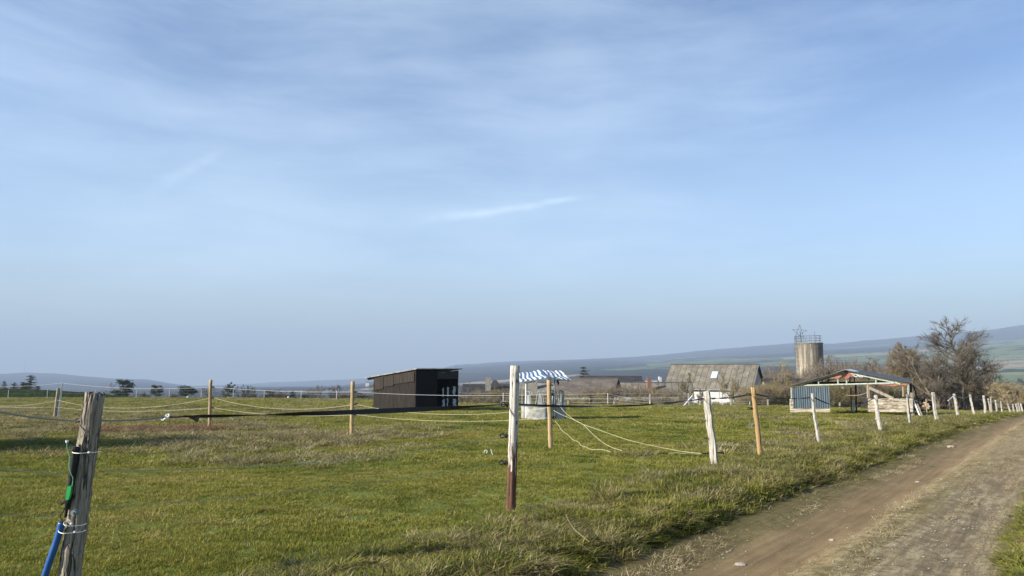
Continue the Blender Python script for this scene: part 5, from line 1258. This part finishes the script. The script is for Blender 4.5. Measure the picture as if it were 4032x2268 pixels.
# right hand group
tree_at(966, 314, 92, 74, 601, 'bgrey', 'tallest bare tree, with a pointed crown, right of the open barn', conical=1, n1=38, n2=11, n3=9, n4=4, tw=.0135, first=.1, up=.3, ang=(.5, .95))
tree_at(942, 340, 88, 38, 602, 'bgrey', 'rounded bare tree directly left of the tallest tree', stems=2, n1=18, n2=10, n3=9, n4=4, tw=.013, first=.05, up=.2, ang=(.4, .9))
tree_at(986, 362, 90, 44, 612, 'red', 'lower reddish bare tree on the right flank of the tallest tree', stems=2, n1=10, n2=8, n3=7, tw=.016, first=.1)
tree_at(904, 340, 96, 40, 603, 'redolive', 'bushy brownish bare tree behind the right end of the open barn', stems=2, n1=22, n2=11, n3=10, n4=5, tw=.017, first=.05, up=.25, ang=(.5, 1.0))
tree_at(893, 358, 92, 28, 613, 'red', 'lower bushy tree leaning out behind the barn roof, reddish brown', stems=3, n1=9, n2=8, n3=8, tw=.017, first=.1)
tree_at(862, 355.5, 128, 22, 604, 'grey', 'slender grey bare tree behind the barn ridge, right of two', n1=12, n2=8, n3=8, tw=.02, up=.6)
tree_at(838, 356.5, 128, 26, 605, 'red', 'bare tree just right of the silo', stems=2, n1=11, n2=9, n3=8, tw=.02)
tree_at(827, 353.5, 132, 18, 614, 'grey', 'bare tree touching the right side of the silo', n1=10, n2=8, n3=8, tw=.02)
tree_at(788, 360.5, 118, 24, 606, 'tan', 'olive bushy tree just left of the silo', stems=3, n1=10, n2=9, n3=9, tw=.02, first=.1)
tree_at(767, 363.5, 160, 24, 607, 'grey', 'hazy bare tree behind the gable of the large farm building', stems=2, n1=12, n2=8, n3=7, tw=.026)
tree_at(684, 372, 100, 15, 608, 'olive', 'slim olive bare tree in front of the left half of the mossy roof', n1=12, n2=7, n3=7, tw=.014, first=.3, up=.6)
tree_at(736, 371, 96, 20, 609, 'tan', 'forked tan bare tree in front of the right half of the mossy roof', stems=2, n1=9, n2=8, n3=7, tw=.014, first=.3, up=.6)
tree_at(703, 386, 98, 12, 615, 'red', 'low reddish brown shrub against the white wall of the large farm building', stems=3, n1=8, n2=7, n3=7, tw=.014, first=.1)
tree_at(1014, 380, 84, 32, 610, 'tan', 'low tan bush at the right edge of the photo', stems=4, n1=8, n2=8, n3=8, tw=.015, first=.1)
tree_at(465, 381, 92, 12, 611, 'grey', 'small grey bare shrub just right of the black shed', stems=3, n1=7, n2=6, n3=6, tw=.014, first=.1, up=.7)
tree_at(371, 378, 150, 14, 616, 'grey', 'thin bare tree at the left edge of the black shed', stems=1, n1=10, n2=6, n3=5, tw=.02, first=.15)
tree_at(876, 380, 66, 26, 617, 'dark', 'dark tangled bare bush seen through the right bay of the barn', stems=4, n1=8, n2=7, n3=6, tw=.014, first=.1, up=.1)
# left horizon
for (px, ty, Yd, w_, sd, tw_, lab, st_n) in ((210, 386.5, 230, 16, 621, 'grey', 'faint bare tree behind the farther tan post', 1), (228, 384.5, 215, 16, 622, 'dark', 'bare tree with spreading crown between the two tan posts, left of a pair', 1), (240, 384, 215, 15, 623, 'dark', 'darker bare tree between the two tan posts, right of a pair', 2),
    (270, 388, 190, 17, 624, 'dark', 'broad dark bare bush midway between the two tan posts', 4), (282, 391.5, 190, 14, 625, 'red', 'low bare bush left of the small dark conifer', 4), (319, 385, 200, 15, 626, 'red', 'bare tree left of the nearer tan post, left of two', 2), (333, 384, 200, 15, 627, 'dark', 'bare tree left of the nearer tan post, right of two', 2),
    (345, 392, 180, 24, 628, 'red', 'low bare thicket tree behind the nearer tan post', 4), (305, 391.8, 190, 12, 629, 'grey', 'low grey bare bush right of the small dark conifer', 3), (105, 382, 235, 14, 630, 'grey', 'pale bare tree beside the dark pine on the left skyline', 1), (144, 391.5, 210, 14, 631, 'grey', 'low grey bare bush between the two small pines', 3), (362, 392, 170, 18, 632, 'dark', 'low dark bare bush between the nearer tan post and the shed', 4), (172, 393, 200, 12, 633, 'red', 'low reddish bush beside the leaning pine', 3), (252, 393, 190, 14, 634, 'dark', 'low dark bush at the foot of the paired bare trees', 4)):
    tree_at(px, ty, Yd, w_, sd, tw_, lab, stems=st_n, group=LG, n1=8, n2=6, n3=6, n4=3, tw=.035, first=.12)
def needle_tree(seed, H, W, kind='spruce', n_=1):
    r = rng(seed); T = MB(); K = MB(); T.tube([(0, 0, -.3), (0, 0, H*.5), (0, 0, H*.97)], [H*.02+.05, H*.012+.03, .02], 7)
    def clump(c_, s, k):
        for _ in range(k):
            p = c_+Vector((r.gauss(0, s*.45), r.gauss(0, s*.45), r.gauss(0, s*.28))); a = Vector((r.gauss(0, 1), r.gauss(0, 1), r.gauss(0, .5))).normalized(); b_ = a.cross(Vector((r.gauss(0, 1), r.gauss(0, 1), r.gauss(0, 1)))).normalized(); q = s*r.uniform(.18, .34)
            K.add([p-a*q, p+b_*q*.45, p+a*q, p-b_*q*.35], [(0, 1, 2, 3)])
    if kind == 'spruce':
        k = 17
        for i in range(k):
            f = .08+.9*i/k; z = H*f; L = W*(1-f)**.8*r.uniform(.75, 1.1)+.12*W
            for j in range(7):
                if r.random() < .14: continue
                a = r.uniform(0, 6.28); LL = L*r.uniform(.65, 1.15); d = Vector((math.cos(a), math.sin(a), 0)); tip = Vector((0, 0, z))+d*LL+Vector((0, 0, LL*.15*r.uniform(-1, 1.3)))
                T.tube([(0, 0, z), tip], [.05, .015], 4, False)
                for s in range(5): t = (s+.6)/5; clump(Vector((0, 0, z)).lerp(tip, t)-Vector((0, 0, .1*LL*t)), W*.13*(1.2-.5*t)*(1.15-f*.75)+.06, 16)
    else:
        for i in range(26):
            f = .12+.85*r.random(); a = r.uniform(0, 6.28); L = W*r.uniform(.3, 1)*(.6+.6*math.sin(math.pi*f)); tip = Vector((math.cos(a)*L, math.sin(a)*L, H*f+L*.25)); T.tube([(0, 0, H*f*.85), tip], [.09, .03], 4, False)
            clump(tip, W*.36, 90); clump(tip*.7+Vector((0, 0, H*f*.3)), W*.26, 40)
    return T, K
M['needle'] = simple('dark needles', (.018, .03, .016), (.045, .062, .03), 1.5, .85, bs=0)
def conifer(px, ty, Yd, w_, seed, kind, label, lean=0, group=LG):
    q = og(px, Yd); topz = zy(ty, Yd); H = topz-q.z; W = w_/F*Yd/2*((1.7 if kind == 'spruce' else 1.1) if group == LG else 1); gzz = q.z
    if group == LG: H = min(H, (1.35 if kind == 'spruce' else 1.15)*(topz-zy(396.5, Yd))); q.z = topz-H
    T, K = needle_tree(seed, H, W, kind)
    if group == LG: T.tube([(0, 0, gzz-q.z-.3), (0, 0, 0)], .2, 7)
    root, _, _ = place('conifer' if kind == 'spruce' else 'pine_tree', T, K, q, 0, 1, (M['bark'], M['needle']), label, 'tree', group); root.rotation_euler = (0, R(lean), 0)
conifer(2, 380, 225, 9, 641, 'spruce', 'dark conifer cut by the left edge of the photo')
conifer(12, 381.5, 225, 11, 642, 'spruce', 'small dark conifer left of the big dark conifer on the skyline')
conifer(28, 374, 225, 18, 643, 'spruce', 'biggest dark conifer on the left skyline')
conifer(21, 381, 222, 13, 653, 'spruce', 'lower dark conifer huddled at the left foot of the big conifer')
conifer(36, 385, 225, 9, 644, 'spruce', 'low dark conifer at the right foot of the big conifer')
conifer(121, 381, 235, 16, 645, 'pine', 'dark round crowned pine above the thick grey log post')
conifer(155.5, 386, 215, 10, 646, 'pine', 'small compact dark pine left of the leaning pine')
conifer(186, 388, 215, 15, 647, 'pine', 'leaning dark pine just left of the farther tan post', 12)
conifer(229, 383, 214, 8, 649, 'pine', 'sparse pine crown rising from the paired bare trees')
conifer(292, 390.5, 190, 6.5, 648, 'spruce', 'small dark conifer midway between the two tan posts')
conifer(584.5, 364.0, 160, 36, 650, 'spruce', 'tall dark spruce behind the dark slate roof', group='conifers in the village')
conifer(643.5, 377, 170, 9, 651, 'spruce', 'small conifer top left of the brick chimney', group='conifers in the village')
# evergreen thicket outside the frame on the left, whose shadow lies across the paddock
T, K = needle_tree(660, 3.6, 2.6, 'pine'); r = rng(66)
for (x, y, h, sd) in ((-19.0, 16.3, 4.3, 661), (-16.6, 17.6, 3.9, 662), (-21.5, 14.8, 4.6, 663)):
    T, K = needle_tree(sd, h*.86, 1.9, 'pine'); 
    Tb, Kb = needle_tree(sd+9, h*.8, 2.0, 'spruce'); K.add(Kb.v, Kb.f)
    place('evergreen_bush', T, K, (x, y, G(x, y)), 0, 1, (M['bark'], M['needle']), {661: 'dense evergreen bush beyond the left edge, middle of three', 662: 'lowest and nearest to the paddock of the evergreen bushes beyond the left edge', 663: 'tallest evergreen bush beyond the left edge'}[sd], 'bush', 'evergreen bushes left of the view')

# bare hedge and scrub in front of the village: nobody could count its stems
def bush_proto(seed, mt, h=3.0):
    T, K = bare_tree(seed, h, h*.42, .03, stems=6, n1=6, n2=6, n3=6, n4=2, tw=.010, first=.08, up=.9)
    b = MB(); b.v = T.v; b.f = T.f; b.m = T.m; b.add(K.v, K.f); return b.build('scrub', TW[mt])
protos = [bush_proto(700, 'olive'), bush_proto(701, 'tan'), bush_proto(702, 'red'), bush_proto(703, 'olive'), bush_proto(704, 'grey')]
pts = []; scl = []; idx = []
def band(p0, p1, y0, y1, cnt, hfun, types):
    for _ in range(cnt):
        px = NR.uniform(p0, p1); Yd = NR.uniform(y0(px), y1(px)); x = ray(px, 395)[0]*Yd; z = G(x, Yd); top = hfun(px)+NR.normal(0, .8); h = max(.8, zy(top, Yd)-z)
        pts.append((x, Yd, z-.1)); scl.append((h/3.0*NR.uniform(.8, 1.1), h/3.0*NR.uniform(.8, 1.1), h/3.0)); idx.append(int(NR.choice(types)))
hp = lambda xs, ys: (lambda p: float(np.interp(p, xs, ys)))
band(463, 690, lambda p: 79, lambda p: 88, 130, hp([459, 700], [397, 396]), [2, 4, 0, 1])
band(463, 600, lambda p: 92, lambda p: 102, 75, hp([459, 480, 500, 530, 560, 600], [391, 390, 389, 392, 394, 394]), [2, 4, 0, 2])
band(585, 684, lambda p: 93, lambda p: 102, 150, hp([580, 600, 620, 650, 676, 684, 690], [391, 388, 386.5, 388, 390, 401, 401]), [1, 2, 2, 4])
band(680, 770, lambda p: 80, lambda p: 92, 45, hp([680, 738, 748, 770], [401.5, 401, 392, 387]), [0, 2, 4])
band(740, 800, lambda p: 78, lambda p: 100, 75, hp([740, 765, 800], [390, 384, 385]), [0, 1, 0, 2])
band(795, 905, lambda p: 84, lambda p: 104, 120, hp([795, 830, 870, 905], [386, 382, 380, 380]), [0, 0, 1, 4, 2])
band(895, 1030, lambda p: 97, lambda p: 112, 150, hp([895, 930, 960, 1000, 1030], [379, 377, 378, 386, 388]), [0, 1, 2, 0, 4])
band(820, 900, lambda p: 128, lambda p: 150, 60, hp([820, 850, 870, 900], [364, 362, 368, 366]), [4, 2])
band(755, 800, lambda p: 150, lambda p: 170, 40, hp([755, 800], [371, 370]), [4, 2])
k = len(pts)
scatter('hedge', pts, np.stack([np.zeros(k), np.zeros(k), NR.uniform(0, 6.28, k)], 1), scl, idx, protos, ('tangled bare olive and brown scrub lining the paddock in front of the village', 'hedge'))
# distant woodland canopy and scrub on the valley side behind the left crest
pts = []; scl = []; idx = []
tp = []
for sd in (801, 802):
    T, K = needle_tree(sd, 10, 3.6, 'pine'); b = MB(); b.v = T.v; b.f = T.f; b.m = T.m; b.add(K.v, K.f); tp.append(b.build('far_tree', M['needle']))
for sd, mt in ((803, 'grey'), (804, 'dark')):
    T, K = bare_tree(sd, 10, 4.6, .2, n1=10, n2=6, n3=5, n4=2, tw=.06); b = MB(); b.v = T.v; b.f = T.f; b.m = T.m; b.add(K.v, K.f); tp.append(b.build('far_tree', TW[mt]))
for _ in range(2600):
    Yd = float(NR.uniform(330, 1700)); px = NR.uniform(-40, 1060); x = ray(px, 395)[0]*Yd; rr_h = math.hypot(x, Yd); az_ = math.atan2(x, Yd)
    if fbm(x/260, Yd/260, 71, 3) < (-.05 if px < 520 else .0): continue
    z = float(hill_z(np.array([az_]), np.array([rr_h]))[0]); s = NR.uniform(.6, 1.25)
    pts.append((x, Yd, z-.5)); scl.append((s, s, s)); idx.append(int(NR.choice([0, 1, 2, 3, 2, 3])))
k = len(pts)
scatter('woodland', pts, np.stack([np.zeros(k), np.zeros(k), NR.uniform(0, 6.28, k)], 1), scl, idx, tp, ('hazy woodland in the valley beyond the paddock crest', 'woodland'))
# far buildings and masts
def hz_(px, Yd):
    x = ray(px, 380)[0]*Yd; return Vector((x, Yd, float(hill_z(np.array([math.atan2(x, Yd)]), np.array([math.hypot(x, Yd)]))[0])))
q = hz_(23.7, 8200); top = zy(361.5, 8200)
for (px, ty, lab) in ((23.7, 361.3, 'tall thin radio mast on the left hill'), (31.5, 369, 'shorter radio mast on the left hill')):
    q = hz_(px, 8200); q.z = zy(373.5, 8200); b = MB(); b.tube([q, Vector((q.x, q.y, zy(ty, 8200)))], [2.6, 1.6], 4); tag(b.build('radio_mast', M['steel'], loc=q), lab, 'mast', 'radio masts')
vl = [(997, 338.6, 20, 9), (1003, 338.9, 16, 8), (1006, 338.3, 12, 20), (1010, 338.5, 22, 9), (1015, 337.6, 18, 9), (1020, 337.3, 22, 10), (1024, 337.4, 14, 9)]
VN = ['white house farthest left in the far hillside village', 'white house left of the church tower in the far village', 'white church tower in the far hillside village', 'long white house right of the far church tower', 'white house in the middle right of the far village', 'white house near the right edge in the far village', 'white house at the very edge of the far village']
for i, (px, py, w_, h_) in enumerate(vl):
    Yd = 6900; q = hz_(px, Yd); q.z = zy(py, Yd)
    root = thing('house' if i != 2 else 'church_tower', q, VN[i], 'house' if i != 2 else 'church', 'houses of the far village')
    b = MB(); b.box(q+Vector((0, 0, h_/2-15)), (w_*1.3, 12, h_+30)); b.build('wall', M['whitewash'], root)
    b = MB(); a = q+Vector((0, 0, h_)); w2 = w_*.68; b.add([a+Vector((-w2, -7, 0)), a+Vector((w2, -7, 0)), a+Vector((w2, 7, 0)), a+Vector((-w2, 7, 0)), a+Vector((-w2, 0, 5 if i != 2 else 16)), a+Vector((w2, 0, 5 if i != 2 else 16))], [(0, 1, 5, 4), (2, 3, 4, 5), (1, 2, 5), (3, 0, 4), (3, 2, 1, 0)]); b.build('roof', M['brick'] if i != 2 else M['cone'], root)
for (px, ty, by, w_, lab) in ((660, 376.5, 382.5, 5, 'pale square tower in the valley left of the mossy roof'), (654, 380, 383, 12, 'pale valley building beside the square tower'), (648.5, 380.8, 383, 10, 'small pale valley building left of the square tower'), (367.5, 382.5, 384, 12, 'small white house on the slope behind the left edge of the shed')):
    Yd = 1500 if px > 400 else 2600; q = at(px, by, Yd); b = MB(); h_ = zy(ty, Yd)-q.z; root = thing('far_tower' if px == 660 else 'far_house', q, lab, 'tower' if px == 660 else 'building')
    b.box(q+Vector((0, 0, h_/2-10)), (w_, 10, h_+20)); b.build('wall', M['whitewash'], root)
    b = MB(); a = q+Vector((0, 0, h_)); w2 = w_*.6; b.add([a+Vector((-w2, -6, 0)), a+Vector((w2, -6, 0)), a+Vector((w2, 6, 0)), a+Vector((-w2, 6, 0)), a+Vector((-w2*.8, 0, 2.5)), a+Vector((w2*.8, 0, 2.5))], [(0, 1, 5, 4), (2, 3, 4, 5), (1, 2, 5), (3, 0, 4), (3, 2, 1, 0)]); b.build('roof', M['cone'], root)
for o in list(bpy.data.objects):
    if '_o' in o: del o['_o']
